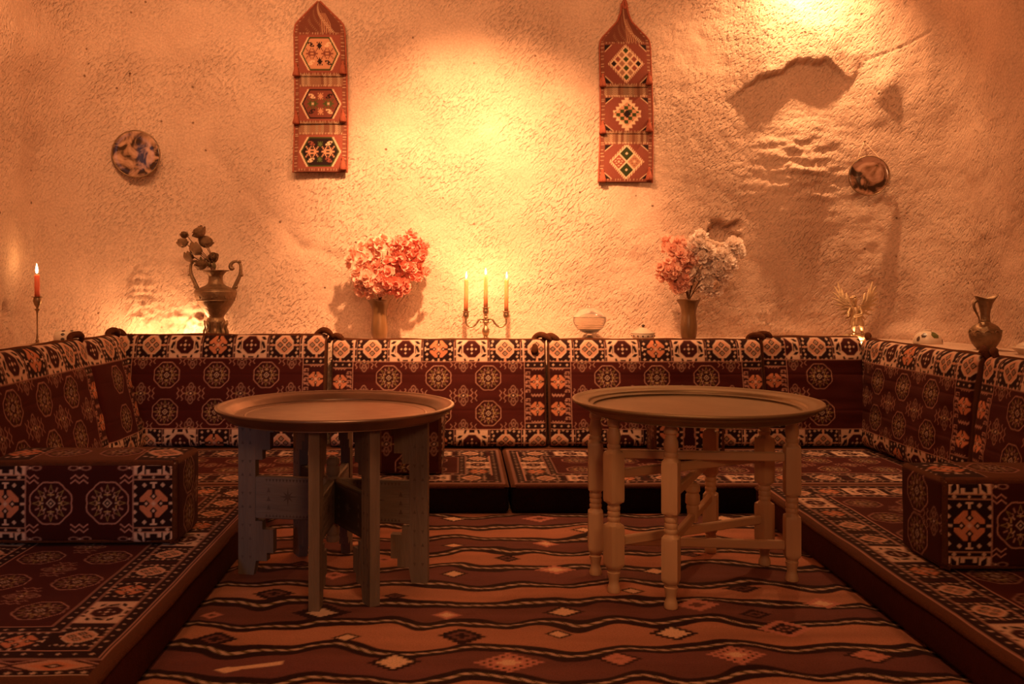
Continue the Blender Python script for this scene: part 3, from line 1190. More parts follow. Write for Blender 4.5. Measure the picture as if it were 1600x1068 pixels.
def ear(parent, x, y, z, s=1.0, turn=0.0, seed=0):
    rr = random.Random(seed)
    pts = []
    for k in range(9):
        a = PI * (0.02 + 0.96 * k / 8)
        pts.append((x - 0.036 * s * math.cos(a), y + 0.012 * math.sin(a * 2), z - 0.012 + 0.034 * s * math.sin(a) + rr.uniform(-.002, .002)))
    rad = [0.009 + 0.006 * math.sin(PI * k / 8) for k in range(9)]
    o = tube('corner_ear', smooth_profile(pts, 24), np.interp(np.linspace(0, 8, len(smooth_profile(pts, 24))), range(9), rad), M['plush'], parent, 10)
    return o


_paint_cache = {}


def back_cushion(label, loc, rotz, w=1.02, h=0.52, shear=0.10, d=0.115, xo=0.0, bands=(True, True), seed=0, ears=(True, True), group='patterned back cushions round the room', sag=0.0):
    t = thing('back_cushion', label, 'cushion', loc, rotz, group)
    key = (w, xo, bands)
    if key not in _paint_cache:
        _paint_cache[key] = paint_cushion(w, 0.52, 0.0034, bands[0], bands[1], xo)
    C = _paint_cache[key]
    nv, nu = C.shape[:2]
    x = np.linspace(-w / 2, w / 2, nu)
    z = np.linspace(0, h, nv)
    X, Z = np.meshgrid(x, z)
    ex = np.minimum(X + w / 2, w / 2 - X)
    ez = np.minimum(Z, h - Z)
    puff = 0.016 * (1 - (2 * X / w) ** 4) * (1 - (2 * Z / h - 1) ** 4)
    wr = 0.006 * fbm(X * 3 + seed * 5.3, Z * 4, 3, seed) + 0.0035 * noise(X * 2.2 + seed * 3, Z * 19, seed + 3)
    # shallow tuck lines across the pad
    for zt in (0.17, 0.335):
        wr = wr - 0.0014 * np.exp(-((Z - zt) / 0.006) ** 2)
    Y = -puff - wr + edge_round(ex, 0.030) + edge_round(ez, 0.040)
    top = sag * (1 - (2 * X / w) ** 2) * sstep(0.3, 1.0, Z / h)
    P = np.stack([X, Y + shear * Z / h, Z - top], -1)
    grid_obj('patterned_panel', P, M['woven'], t, C)
    soft_body('pad', w - 0.006, d - 0.012, h - 0.012, 0.035, M['plush'], t, shear * 0.97).location = (0, 0.022, 0.003)
    # plush roll along the top edge
    xs = np.linspace(-w / 2 + 0.01, w / 2 - 0.01, 40)
    ends = np.minimum(xs + w / 2, w / 2 - xs)
    rr = 0.0145 + 0.003 * noise(xs * 7 + seed, xs * 0 + 3.3) 
    pts = np.stack([xs, np.full(40, shear + 0.038) + 0.004 * noise(xs * 4 + seed, xs * 0), h - 0.010 - sag * (1 - (2 * xs / w) ** 2) + 0.004 * noise(xs * 5 + seed * 2, xs * 0 + 8)], -1)
    tube('top_roll', pts, rr, M['plush'], t, 10)
    if seed == 2:        # loose tuft hanging over the corner
        V, Q = lathe_data([(0, 0.022), (0.010, 0.018), (0.015, 0.004), (0.017, -0.012), (0.013, -0.026), (0, -0.028)], 14)
        V = V.reshape(-1, 3) * (1 + 0.12 * np.sin(np.arange(V.size // 3) * 2.1))[:, None]
        tf = link(bpy.data.objects.new('tuft', mesh_np('tuft', V, Q, M['plush'])), t)
        tf.location = (w / 2 - 0.055, shear * 0.9 - 0.014, h - 0.040)
    if ears[0]:
        ear(t, -w / 2 + 0.018, shear + 0.035, h - 0.006, 1.0, 0, seed)
    if ears[1]:
        ear(t, w / 2 - 0.018, shear + 0.035, h - 0.006, 1.15, 0, seed + 1)
    return t


SEATZ = 0.122
YB = 4.285
back_cushion('patterned maroon back cushion at the left end of the back row, below the amphora', (-1.152, YB, SEATZ), 0, seed=1, h=0.518, sag=0.0)
back_cushion('patterned maroon back cushion in the back row below the three-armed candelabra', (-0.108, YB, SEATZ), 0, seed=2, h=0.496)
back_cushion('patterned maroon back cushion in the back row below the crystal jar and cream flowers', (0.920, YB, SEATZ), 0, seed=3, h=0.496)
back_cushion('short patterned maroon back cushion at the right end of the back row', (1.668, YB, SEATZ), 0, w=0.48, xo=0.015, bands=(True, False), seed=4, h=0.508, ears=(True, False))
# left side, facing +X
back_cushion('patterned back cushion on the left side, below the single candlestick', (-1.455, 3.355, SEATZ), PI / 2, seed=5, h=0.530, shear=0.12)
back_cushion('short back cushion in the left corner beside the back row', (-1.462, 4.085, SEATZ), PI / 2, w=0.42, xo=0.0, bands=(False, True), seed=6, h=0.525, shear=0.12, ears=(False, True))
# right side, facing -X
back_cushion('back cushion on the right side below the bronze ewer and the painted lid', (1.868, 3.935, SEATZ), -PI / 2, seed=7, h=0.498, shear=0.05)
back_cushion('back cushion on the right side nearest the viewer, cut by the picture edge', (1.868, 2.905, SEATZ), -PI / 2, seed=8, h=0.498, shear=0.06)


def mattress(label, loc, rotz, L, W, wb, step, extra=0.0, body='velvet', seed=0, margin=0.024):
    """x along the length, y from the front edge back"""
    t = thing('seat_mattress', label, 'mattress', loc, rotz, 'low seat mattresses')
    C = paint_mattress(L, W, step, wb, extra, margin)
    nv, nu = C.shape[:2]
    X, Y = np.meshgrid(np.linspace(0, L, nu), np.linspace(0, W, nv))
    e = np.minimum(np.minimum(X, L - X), np.minimum(Y, W - Y))
    h = SEATZ - 0.002
    Z = h - edge_round(e + 0.002, 0.022) - 0.003 + 0.003 * fbm(X * 3 + seed * 7, Y * 3, 3, seed)
    wob = 0.004 * noise(X * 3 + seed, Y * 0 + seed) * np.exp(-(Y / 0.05) ** 2)
    P = np.stack([X, Y + wob, Z], -1)
    grid_obj('patterned_top', P, M['woven'], t, C)
    bm = bmesh.new()
    add_box(bm, (L / 2, W / 2, (h - 0.007) / 2), (L - 0.004, W - 0.004, h - 0.011), 0.018, 3)
    obj_bm('velvet_sides', bm, M[body], t, smooth=True, autosmooth=50)
    # piping along the front edge
    xs = np.linspace(0.02, L - 0.02, 70)
    pts = np.stack([xs, 0.004 + 0.004 * noise(xs * 3 + seed, xs * 0 + seed), np.full(70, h - 0.016) + 0.002 * noise(xs * 6, xs * 0 + seed)], -1)
    tube('piping', pts, 0.0065, M['plush'], t, 8)
    return t


mattress('low mattress across the back, left of the seam between the tables', (-1.68, 3.535, 0), 0, 1.864, 0.90, 0.74, 0.0062, body='velvet', seed=1, margin=0.008)
mattress('low mattress across the back, right of the seam between the tables', (0.190, 3.535, 0), 0, 1.865, 0.90, 0.74, 0.0062, body='velvet', seed=2, margin=0.008)
# left: front edge faces +X ; local x -> world +Y, local y -> world -X
mattress('long low mattress on the left, with a block cushion lying on it', (-0.707, 1.775, 0), PI / 2, 1.745, 0.97, 0.745, 0.0042, 0.085, 'maroon', 3)
# right: front edge faces -X ; local x -> world -Y, local y -> world +X
mattress('long low mattress on the right, with a block cushion lying on it', (1.118, 3.520, 0), -PI / 2, 1.80, 0.96, 0.745, 0.0052, 0.0, 'maroon', 4)


def block(label, loc, rotz, w=0.56, d=0.24, h=0.243, end_kind=0, ends=('L', 'R'), front=True, seed=0):
    """box cushion, x -w/2..w/2, front at y=0, z from 0"""
    t = thing('block_cushion', label, 'cushion', loc, rotz, 'box shaped arm cushions')
    soft_body('plush_block', w - 0.008, d - 0.008, h - 0.006, 0.022, M['plush'], t).location = (0, 0.004, 0.002)

    def panel(name, C, fn):
        nv, nu = C.shape[:2]
        a, b = np.meshgrid(np.linspace(-1, 1, nu), np.linspace(0, 1, nv))
        return grid_obj(name, fn(a, b), M['woven'], t, C)
    if front:
        def f(a, b):
            X, Z = a * w / 2, b * h
            e = np.minimum(np.minimum(X + w / 2, w / 2 - X), np.minimum(Z, h - Z))
            Y = -0.008 * (1 - a ** 4) * (1 - (2 * b - 1) ** 4) + edge_round(e, 0.020) - 0.003 * fbm(X * 5 + seed, Z * 5, 2, seed)
            return np.stack([X, Y, Z], -1)
        panel('front_panel', paint_block_front(w, h), f)

    def ft(a, b):
        X, Y = a * w / 2, b * d
        e = np.minimum(np.minimum(X + w / 2, w / 2 - X), np.minimum(Y, d - Y))
        Z = h - edge_round(e, 0.020) + 0.006 * (1 - a ** 4) * (1 - (2 * b - 1) ** 4) + 0.003 * fbm(X * 5 + seed, Y * 5, 2, seed + 2)
        return np.stack([X, Y, Z], -1)
    panel('top_panel', paint_block_top(w, d), ft)
    for sd in ends:
        s = 1 if sd == 'R' else -1

        def fe(a, b, s=s):
            Yv, Z = d / 2 + s * a * d / 2, b * h
            e = np.minimum(np.minimum(Yv, d - Yv), np.minimum(Z, h - Z))
            X = s * (w / 2 + 0.006 * (1 - a ** 4) - edge_round(e, 0.020) + 0.003 * fbm(Yv * 6 + seed, Z * 6, 2, seed + 4))
            return np.stack([X, Yv, Z], -1)
        panel('end_panel', paint_block_end(d, h, 0.0042, end_kind), fe)
    # plush edging round the front face
    z0, z1, x0 = 0.012, h - 0.010, w / 2 - 0.008
    for k, (p, q) in enumerate((((-x0, z1), (x0, z1)), ((-x0, z0), (x0, z0)), ((-x0, z0), (-x0, z1)), ((x0, z0), (x0, z1)))):
        n = 24
        tt = np.linspace(0, 1, n)
        pts = np.stack([p[0] + (q[0] - p[0]) * tt, 0.008 + 0.002 * noise(tt * 6 + k, tt * 0 + seed), p[1] + (q[1] - p[1]) * tt + 0.002 * noise(tt * 5, tt * 0 + k + seed)], -1)
        tube('edging', pts, 0.009, M['plush'], t, 8)
    return t


block('box cushion lying on the left mattress', (-1.113, 2.690, SEATZ), math.radians(0.6), seed=1)
block('box cushion lying on the right mattress at the picture edge', (1.560, 2.445, SEATZ), 0, seed=2)
block('box cushion set end-on on the back seat behind the carved table', (-0.205, 3.960, SEATZ), PI / 2, w=0.54, d=0.25, end_kind=1, seed=3).location = (-0.080, 3.955, SEATZ)
block('box cushion on the back seat behind the pale turned-leg table', (0.985, 3.985, SEATZ), math.radians(-4), w=0.30, d=0.24, end_kind=0, seed=4)

# ------------------------------------------------------------------ kilim rug


def rug():
    TAN = np.array((0.40, 0.165, 0.095)); BRN = np.array((0.145, 0.050, 0.038)); DK = np.array((0.020, 0.006, 0.006))
    WHT = np.array((0.50, 0.33, 0.24)); PNK = np.array((0.50, 0.19, 0.13)); CRM = np.array((0.70, 0.43, 0.27)); PUR = np.array((0.15, 0.045, 0.05))
    x = np.linspace(-0.80, 1.24, 470)
    y = np.concatenate([np.linspace(1.15, 1.92, 70, endpoint=False), np.linspace(1.92, 3.62, 370)])
    ss = 3
    xx = (x[:, None] + np.linspace(-0.33, 0.33, ss) * (x[1] - x[0])).ravel()
    dy = np.gradient(y)
    yy = (y[:, None] + np.linspace(-0.33, 0.33, ss) * dy[:, None]).ravel()
    X, Y = np.meshgrid(xx, yy)
    wav = 0.026 * noise(X * 2.4, Y * 2.6, 61) + 0.055 * noise(X * 5.0, Y * 3.4, 62) + 0.020 * noise(X * 10, Y * 7, 63)
    q = (Y + wav - 2.371) / 0.1595
    k = np.floor(q)
    f = q - k                                    # 0..1 inside one band; cords sit at f = 0
    odd = (k.astype(int) % 2) == 0
    img = np.where(odd[..., None], BRN, TAN)
    hue = fbm(X * 1.5, Y * 14, 2, 64)
    img = img * (1 + 0.22 * hue)[..., None]
    pinkish = sstep(0.0, 0.5, noise(X * 1.6, Y * 3.2, 66))[..., None]
    img = img * (1 - 0.35 * pinkish * odd[..., None]) + PUR * 0.35 * pinkish * odd[..., None]
    fc = np.minimum(f, 1 - f) * 0.1595
    sg = np.where(f < 0.5, f, f - 1) * 0.1595
    wid = 0.029 + 0.008 * noise(X * 6, k * 3.1, 67)
    img[fc < wid] = DK
    tw = ((X / 0.034 + sg * 45) % 1)
    img[(np.abs(sg) < 0.0062) & (tw < 0.62)] = WHT
    img[(np.abs(sg) < 0.0062) & (tw >= 0.62)] = OLIVE * 0.5
    D = [(709, 814, 46, 'c'), (709, 855, 40, 'c'), (556, 853, 34, 'o'), (709, 900, 44, 'c'), (522, 903, 50, 'p'), (428, 933, 66, 'd'),
         (617, 935, 40, 'd'), (503, 961, 66, 'k'), (698, 964, 50, 'o'), (336, 1003, 70, 'd'), (541, 1001, 46, 'c'), (722, 999, 74, 'd'),
         (616, 1039, 84, 'c'), (394, 1047, 90, 'a'), (795, 1039, 100, 'q'), (331, 964, 40, 'p'), (843, 813, 60, 'p'), (913, 831, 44, 'c'),
         (853, 853, 44, 'o'), (793, 876, 40, 'd'), (1079, 871, 40, 'd'), (868, 894, 70, 'o'), (1024, 896, 50, 'c'), (1159, 923, 60, 'd'),
         (988, 926, 40, 'c'), (881, 959, 66, 'c'), (1089, 949, 76, 'p'), (1285, 946, 66, 'o'), (873, 995, 44, 'c'), (1053, 993, 76, 'c'),
         (1227, 985, 70, 'm'), (967, 1034, 72, 'r'), (1150, 1029, 84, 'q'), (1360, 1030, 84, 'r'), (1131, 812, 44, 'c'), (1200, 838, 40, 'd'),
         (640, 830, 40, 'o'), (470, 884, 44, 'd'), (600, 878, 40, 'p'), (960, 858, 40, 'd'), (1180, 962, 50, 'd')]
    for (px, py, w, kind) in D:
        cy = CH * F / (py - CY)
        cx = (px - CX) * cy / F
        a = w * cy / F / 2
        b = a * 0.85 if a < 0.06 else 0.048
        i0, i1 = np.searchsorted(xx, [cx - 2 * a, cx + 2 * a])
        j0, j1 = np.searchsorted(yy, [cy - 2 * b, cy + 2 * b])
        im = img[j0:j1, i0:i1]
        U, V = np.abs(X[j0:j1, i0:i1] - cx) / a, np.abs(Y[j0:j1, i0:i1] - cy) / b
        V = np.floor(V * 5 + 0.5) / 5
        r = U + V
        if kind == 'c':
            im[r < 1.0] = DK; im[r < 0.68] = CRM
        elif kind == 'o':
            im[r < 0.9] = PNK; im[r < 0.5] = CRM
        elif kind == 'p':
            im[r < 0.9] = PNK; im[r < 0.35] = BRN
        elif kind == 'd':
            im[r < 1.0] = DK; im[r < 0.6] = BRN; im[r < 0.3] = DK
        elif kind == 'k':
            im[r < 1.4] = DK; im[r < 0.72] = WHT * 1.15
        elif kind == 'q':
            im[r < 1.1] = PNK; im[r < 0.82] = DK; im[r < 0.72] = PNK * 1.1; im[r < 0.4] = CRM
        elif kind == 'm':
            im[r < 1.2] = PNK; im[r < 0.75] = DK; im[(r > 0.25) & (r < 0.4)] = PNK * 0.8
        elif kind == 'r':
            im[r < 1.0] = DK; im[r < 0.74] = PNK; im[r < 0.2] = PNK * 0.7
        elif kind == 'a':
            Xr, Yr = X[j0:j1, i0:i1] - cx, Y[j0:j1, i0:i1] - cy
            im[(np.abs(Yr - Xr * 0.30) < 0.010) & (np.abs(Xr) < a)] = CRM
            im[(np.abs(Xr + a * 0.8) + np.abs(Yr + 0.02) * 1.5) < 0.03] = CRM
    img = img.reshape(len(y), ss, len(x), ss, 3).mean((1, 3))
    Xg, Yg = np.meshgrid(x, y)
    Z = 0.006 + 0.0060 * noise(Xg * 3.3, Yg * 6.5, 68) + 0.0025 * fbm(Xg * 7, Yg * 11, 2, 69) + 0.0015
    under = np.maximum(np.maximum(sstep(-0.68, -0.72, Xg), sstep(1.09, 1.13, Xg)), sstep(3.50, 3.545, Yg))
    Z = np.clip(Z, 0.001, None) * (1 - under) - 0.002 * under
    o = grid_obj('kilim_rug', np.stack([Xg, Yg, Z], -1), M['kilim'], None, img)
    tag(o, 'striped orange and brown kilim rug with small diamonds on the floor', 'rug')


rug()

# ------------------------------------------------------------------ tray tables


def tray(name, parent, R, z_rim, z_floor, m, profile):
    return lathe(name, profile, m, parent, 96)


def carved_table():
    cx, cy = -0.385, 2.758
    t = thing('tray_table', 'round copper tray table on a grey carved folding wooden stand', 'table', (cx, cy, 0.005))
    R = 0.352
    zr = 0.523
    # parts in the table's own space
    prof = [(0.0, zr - 0.030), (0.15, zr - 0.0295), (0.285, zr - 0.028), (0.300, zr - 0.024), (0.318, zr - 0.010), (0.334, zr - 0.004),
            (0.343, zr), (0.350, zr - 0.001), (0.3525, zr - 0.005), (0.350, zr - 0.010), (0.344, zr - 0.014), (0.332, zr - 0.022),
            (0.316, zr - 0.034), (0.300, zr - 0.038), (0.15, zr - 0.038), (0.0, zr - 0.038)]
    tr = lathe('tray', smooth_profile(prof, 60), M['tray_copper'], t, 120)
    tr.location = (0.012, -0.012, 0)
    ringp = [(0.262, zr - 0.0285), (0.266, zr - 0.0262), (0.270, zr - 0.0285)]
    rg = lathe('engraved_ring', ringp, M['tray_copper'], tr, 96)
    zt = zr - 0.0385
    for i, ang in enumerate((172, 88, 121)):
        a = math.radians(ang)
        for sgn in (1, -1):
            aa = a if sgn > 0 else a + PI
            # leg: upright board in the radial plane with stepped brackets toward the centre
            r1, r0 = 0.290, 0.236
            th = 0.030
            steps_top = [(zt, 0.178), (zt - 0.052, 0.178), (zt - 0.052, 0.190), (zt - 0.105, 0.190), (zt - 0.105, 0.214), (zt - 0.135, 0.214), (zt - 0.135, r0)]
            steps_bot = [(0.165, r0), (0.165, 0.214), (0.140, 0.214), (0.140, 0.180), (0.070, 0.180), (0.070, 0.200), (0.045, 0.200), (0.045, r0 - 0.002)]
            poly = [(r1, 0.0), (r1, zt)] + [(r, z) for z, r in steps_top] + [(r, z) for z, r in steps_bot] + [(r0 + 0.006, 0.0)]
            bm = bmesh.new()
            ca, sa = math.cos(aa), math.sin(aa)
            fr = []
            for off in (-th / 2, th / 2):
                fr.append([bm.verts.new((r * ca - off * sa, r * sa + off * ca, z)) for r, z in poly])
            bm.faces.new(fr[0])
            bm.faces.new(list(reversed(fr[1])))
            n = len(poly)
            for k in range(n):
                bm.faces.new((fr[0][k], fr[0][(k + 1) % n], fr[1][(k + 1) % n], fr[1][k]))
            bmesh.ops.bevel(bm, geom=[e for e in bm.edges if len(e.link_faces) == 2 and e.calc_face_angle() > 0.5], offset=0.0018, segments=1, affect='EDGES')
            bmesh.ops.triangulate(bm, faces=[f for f in bm.faces if len(f.verts) > 4])
            leg = obj_bm('leg', bm, M['oldwood'], t)
            # notches down the leg: flat triangles, shade of the cuts in their colour
            bm = bmesh.new()
            for side in (-1, 1):
                for k in range(9):
                    z = 0.06 + k * 0.048
                    for rr in (0.252, 0.276):
                        p = Vector((rr * ca - side * (th / 2 + 0.0003) * sa, rr * sa + side * (th / 2 + 0.0003) * ca, z))
                        e1, e2 = Vector((ca, sa, 0)) * 0.0045, Vector((0, 0, 0.010))
                        nn = Vector((-sa, ca, 0)) * side * 0.0006
                        vs = [bm.verts.new(p + e1 + nn), bm.verts.new(p - e1 + nn), bm.verts.new(p + (e2 if k % 2 else -e2) + nn)]
                        bm.faces.new(vs)
            obj_bm('carved_notches', bm, M['carve'], leg)['kind'] = 'stuff'
        # crossing board
        z0, z1 = 0.172, 0.298
        bm = bmesh.new()
        rot = Matrix.Rotation(a, 3, 'Z')
        add_box(bm, (0, 0, (z0 + z1) / 2), (0.50, 0.024 if i else 0.026, z1 - z0), 0.003, 1, None)
        bd = obj_bm('cross_board', bm, M['oldwood_h'] if i == 0 else M['darkwood'] if i == 2 else M['oldwood_h'], t)
        bd.rotation_euler = (0, 0, a)
        # flat star and notch rows on both faces, coloured as shaded cuts
        bm = bmesh.new()
        for side in (-1, 1):
            yy = side * (0.0126 if i else 0.0136)
            for xc in (-0.135, 0.135):
                b2 = bmesh.new()
                vs = []
                for k in range(16):
                    b_ = k * PI / 8
                    L_ = (0.028, 0.0075, 0.021, 0.0075)[k % 4]
                    vs.append(b2.verts.new((xc + L_ * math.cos(b_), yy, (z0 + z1) / 2 + 0.005 + L_ * math.sin(b_))))
                b2.faces.new(vs)
                obj_bm('carved_star', b2, M['carve'], bd)
                for xn in (xc - 0.075, xc + 0.060):
                    for k in range(3):
                        c_ = Vector((xn, yy, z0 + 0.035 + k * 0.026))
                        bm.faces.new([bm.verts.new(c_ + Vector(v)) for v in ((-0.006, 0, -0.007), (0.006, 0, -0.007), (0, 0, 0.008))])
                for k in range(14):
                    c_ = Vector((xc - 0.07 + k * 0.0105, yy, z0 + 0.010))
                    bm.faces.new([bm.verts.new(c_ + Vector(v)) for v in ((-0.004, 0, -0.004), (0.004, 0, -0.004), (0, 0, 0.005))])
                    c_ = Vector((xc - 0.07 + k * 0.0105, yy, z1 - 0.010))
                    bm.faces.new([bm.verts.new(c_ + Vector(v)) for v in ((-0.004, 0, 0.004), (0.004, 0, 0.004), (0, 0, -0.005))])
        obj_bm('carved_notches', bm, M['carve'], bd)['kind'] = 'stuff'
    post = [(0.0, 0.360), (0.012, 0.360), (0.019, 0.354), (0.021, 0.344), (0.017, 0.336), (0.020, 0.328), (0.0205, 0.315), (0.016, 0.305), (0.021, 0.299),
            (0.021, 0.170), (0.016, 0.165), (0.020, 0.155), (0.0205, 0.135), (0.017, 0.128), (0.021, 0.120), (0.019, 0.110), (0.0, 0.108)]
    lathe('centre_post', post, M['oldwood'], t, 24, 40)


carved_table()


def sq_ring(r, k, n=24):
    """ring from circle (k=0) to rounded square (k=1) of half-width r"""
    a = np.linspace(0, 2 * PI, n, endpoint=False) + PI / 4
    p = 2 + 10 * k
    c, s = np.cos(a), np.sin(a)
    rr = r / (np.abs(c) ** p + np.abs(s) ** p) ** (1 / p)
    return np.stack([rr * c, rr * s], -1)


def turned_table():
    cx, cy = 0.690, 2.750
    t = thing('tray_table', 'round brass tray table on six pale turned wooden legs', 'table', (cx, cy, 0.005))
    zr = 0.540
    prof = [(0.0, zr - 0.027), (0.15, zr - 0.027), (0.288, zr - 0.0265), (0.296, zr - 0.020), (0.308, zr - 0.017), (0.314, zr - 0.009), (0.338, zr - 0.005),
            (0.350, zr + 0.000), (0.357, zr + 0.0005), (0.360, zr - 0.004), (0.357, zr - 0.009), (0.345, zr - 0.013), (0.340, zr - 0.020), (0.328, zr - 0.024),
            (0.310, zr - 0.036), (0.295, zr - 0.039), (0.15, zr - 0.039), (0.0, zr - 0.039)]
    tr = lathe('tray', smooth_profile(prof, 90), M['tray_brass'], t, 120)
    tr.location = (-0.002, -0.036, 0)
    zt = zr - 0.040
    # leg profile: (z, half width, squareness)
    pr = [(0.000, 0.014, 0), (0.004, 0.018, 0), (0.012, 0.019, 0), (0.022, 0.016, 0), (0.030, 0.0135, 0), (0.040, 0.0145, 0), (0.052, 0.0175, 0), (0.060, 0.0190, 0),
          (0.062, 0.0165, 0), (0.067, 0.0165, 0), (0.070, 0.0200, 0), (0.080, 0.0225, 0.7), (0.086, 0.0228, 1), (0.186, 0.0228, 1), (0.194, 0.0222, 0.7), (0.200, 0.0180, 0),
          (0.204, 0.0165, 0), (0.208, 0.0185, 0), (0.214, 0.0185, 0), (0.218, 0.0165, 0), (0.222, 0.0180, 0), (0.230, 0.0182, 0), (0.234, 0.0165, 0), (0.238, 0.0185, 0), (0.246, 0.0185, 0), (0.250, 0.0165, 0), (0.254, 0.0185, 0),
          (0.260, 0.0222, 0.7), (0.268, 0.0228, 1), (0.392, 0.0228, 1), (0.400, 0.0222, 0.7), (0.406, 0.0180, 0), (0.410, 0.0165, 0), (0.414, 0.0190, 0), (0.420, 0.0190, 0),
          (0.424, 0.0160, 0), (0.440, 0.0200, 0), (0.452, 0.0195, 0), (0.464, 0.0150, 0), (0.472, 0.0145, 0), (0.476, 0.0185, 0), (0.486, 0.0185, 0), (0.490, 0.0160, 0), (zt, 0.0160, 0)]
    n = 24
    rows = [np.concatenate([np.zeros((n, 2)), np.full((n, 1), 0.0)], 1)]
    for z, r, k in pr:
        q = sq_ring(r, k, n)
        rows.append(np.concatenate([q, np.full((n, 1), z)], 1))
    rows.append(np.concatenate([np.zeros((n, 2)), np.full((n, 1), zt)], 1))
    V = np.array(rows)
    i = np.arange(len(rows) * n).reshape(len(rows), n)
    j = np.roll(i, -1, 1)
    Q = np.stack([i[:-1], j[:-1], j[1:], i[1:]], -1).reshape(-1, 4)
    me = mesh_np('leg', V.reshape(-1, 3), Q, M['palewood'])
    me.set_sharp_from_angle(angle=math.radians(35))
    for ang, zu, zl in ((-6, 0.368, 0.108), (26.6, 0.338, 0.146), (64.5, 0.306, 0.184)):
        a = math.radians(ang)
        for s in (1, -1):
            o = link(bpy.data.objects.new('leg', me), t)
            o.location = (s * 0.287 * math.cos(a), s * 0.287 * math.sin(a), 0)
            o.rotation_euler = (0, 0, a)
        for z in (zu, zl):
            bm = bmesh.new()
            add_box(bm, (0, 0, 0), (0.54, 0.018, 0.026), 0.003, 1)
            o = obj_bm('rail', bm, M['palewood_h'], t)
            o.location = (0, 0, z)
            o.rotation_euler = (0, 0, a)
    post = [(0.0, 0.285), (0.014, 0.285), (0.021, 0.278), (0.022, 0.262), (0.017, 0.256), (0.021, 0.250), (0.0215, 0.226), (0.017, 0.220), (0.019, 0.214), (0.017, 0.205), (0.015, 0.170), (0.0, 0.168)]
    lathe('centre_post', post, M['palewood'], t, 24, 40)


turned_table()

# ------------------------------------------------------------------ wall hangings
BR2 = np.array((0.20, 0.062, 0.040)); RED2 = np.array((0.27, 0.075, 0.052)); GRN = np.array((0.045, 0.060, 0.018)); BLK = np.array((0.022, 0.010, 0.010))
CR2 = np.array((0.74, 0.50, 0.33)); PE2 = np.array((0.56, 0.27, 0.16)); GR2 = np.array((0.24, 0.115, 0.07))

GLYPH = {
    'S': ["111..", "1.11.", "..11.", ".11.1", "..111"],
    'Z': ["..111", ".11.1", ".11..", "1.11.", "111.."],
    'E': ["1.1.1", ".111.", "11111", ".111.", "1.1.1"],
    'X': ["1...1.1...1", ".1.1...1.1.", "..1111111..", "1111...1111", "..1111111..", ".1.1...1.1.", "1...1.1...1"],
}


def glyph(c, g, cx, cy, w, h, col):
    rows = GLYPH[g]
    ny, nx = len(rows), len(rows[0])
    im, X, Y = c.win(cx, cy, w / 2, h / 2)
    i = np.clip(((X / w + 0.5) * nx).astype(int), 0, nx - 1)
    j = np.clip(((0.5 - Y / h) * ny).astype(int), 0, ny - 1)
    A = np.array([[ch == '1' for ch in r] for r in rows])
    im[A[j, i]] = col


def stitches(c, x0, x1, y0, y1, horizontal, n, seed):
    rr = random.Random(seed)
    for k in range(n):
        t = (k + rr.uniform(0.2, 0.8)) / n
        if horizontal:
            px = x0 + (x1 - x0) * t
            c.rect(px - 0.0013, px + 0.0013, y0 + rr.uniform(0, .3) * (y1 - y0), y1, CR2 * 0.8)
        else:
            py = y0 + (y1 - y0) * t
            c.rect(x0, x1 - rr.uniform(0, .3) * (x1 - x0), py - 0.0013, py + 0.0013, CR2 * 0.8)


def hexpanel(c, cy, hw, hh, field, rim, mots):
    im, X, Y = c.win(0, cy, hw, hh)
    im[:] = RED2
    st = 0.0075
    k = 0.55
    Yq = (np.floor(np.abs(Y) / st) + 0.5) * st
    lim = hw * 0.96 - k * Yq
    hx = np.abs(X) - lim
    m = np.abs(Y) < hh * 0.88
    im[m & (hx < 0)] = CR2
    im[m & (hx < -0.009)] = rim
    im[(np.abs(Y) < hh * 0.80) & (hx < -0.018)] = field
    for (g, gx, gy, w, h, col) in mots:
        glyph(c, g, gx * hw, cy + gy * hh, w, h, col)


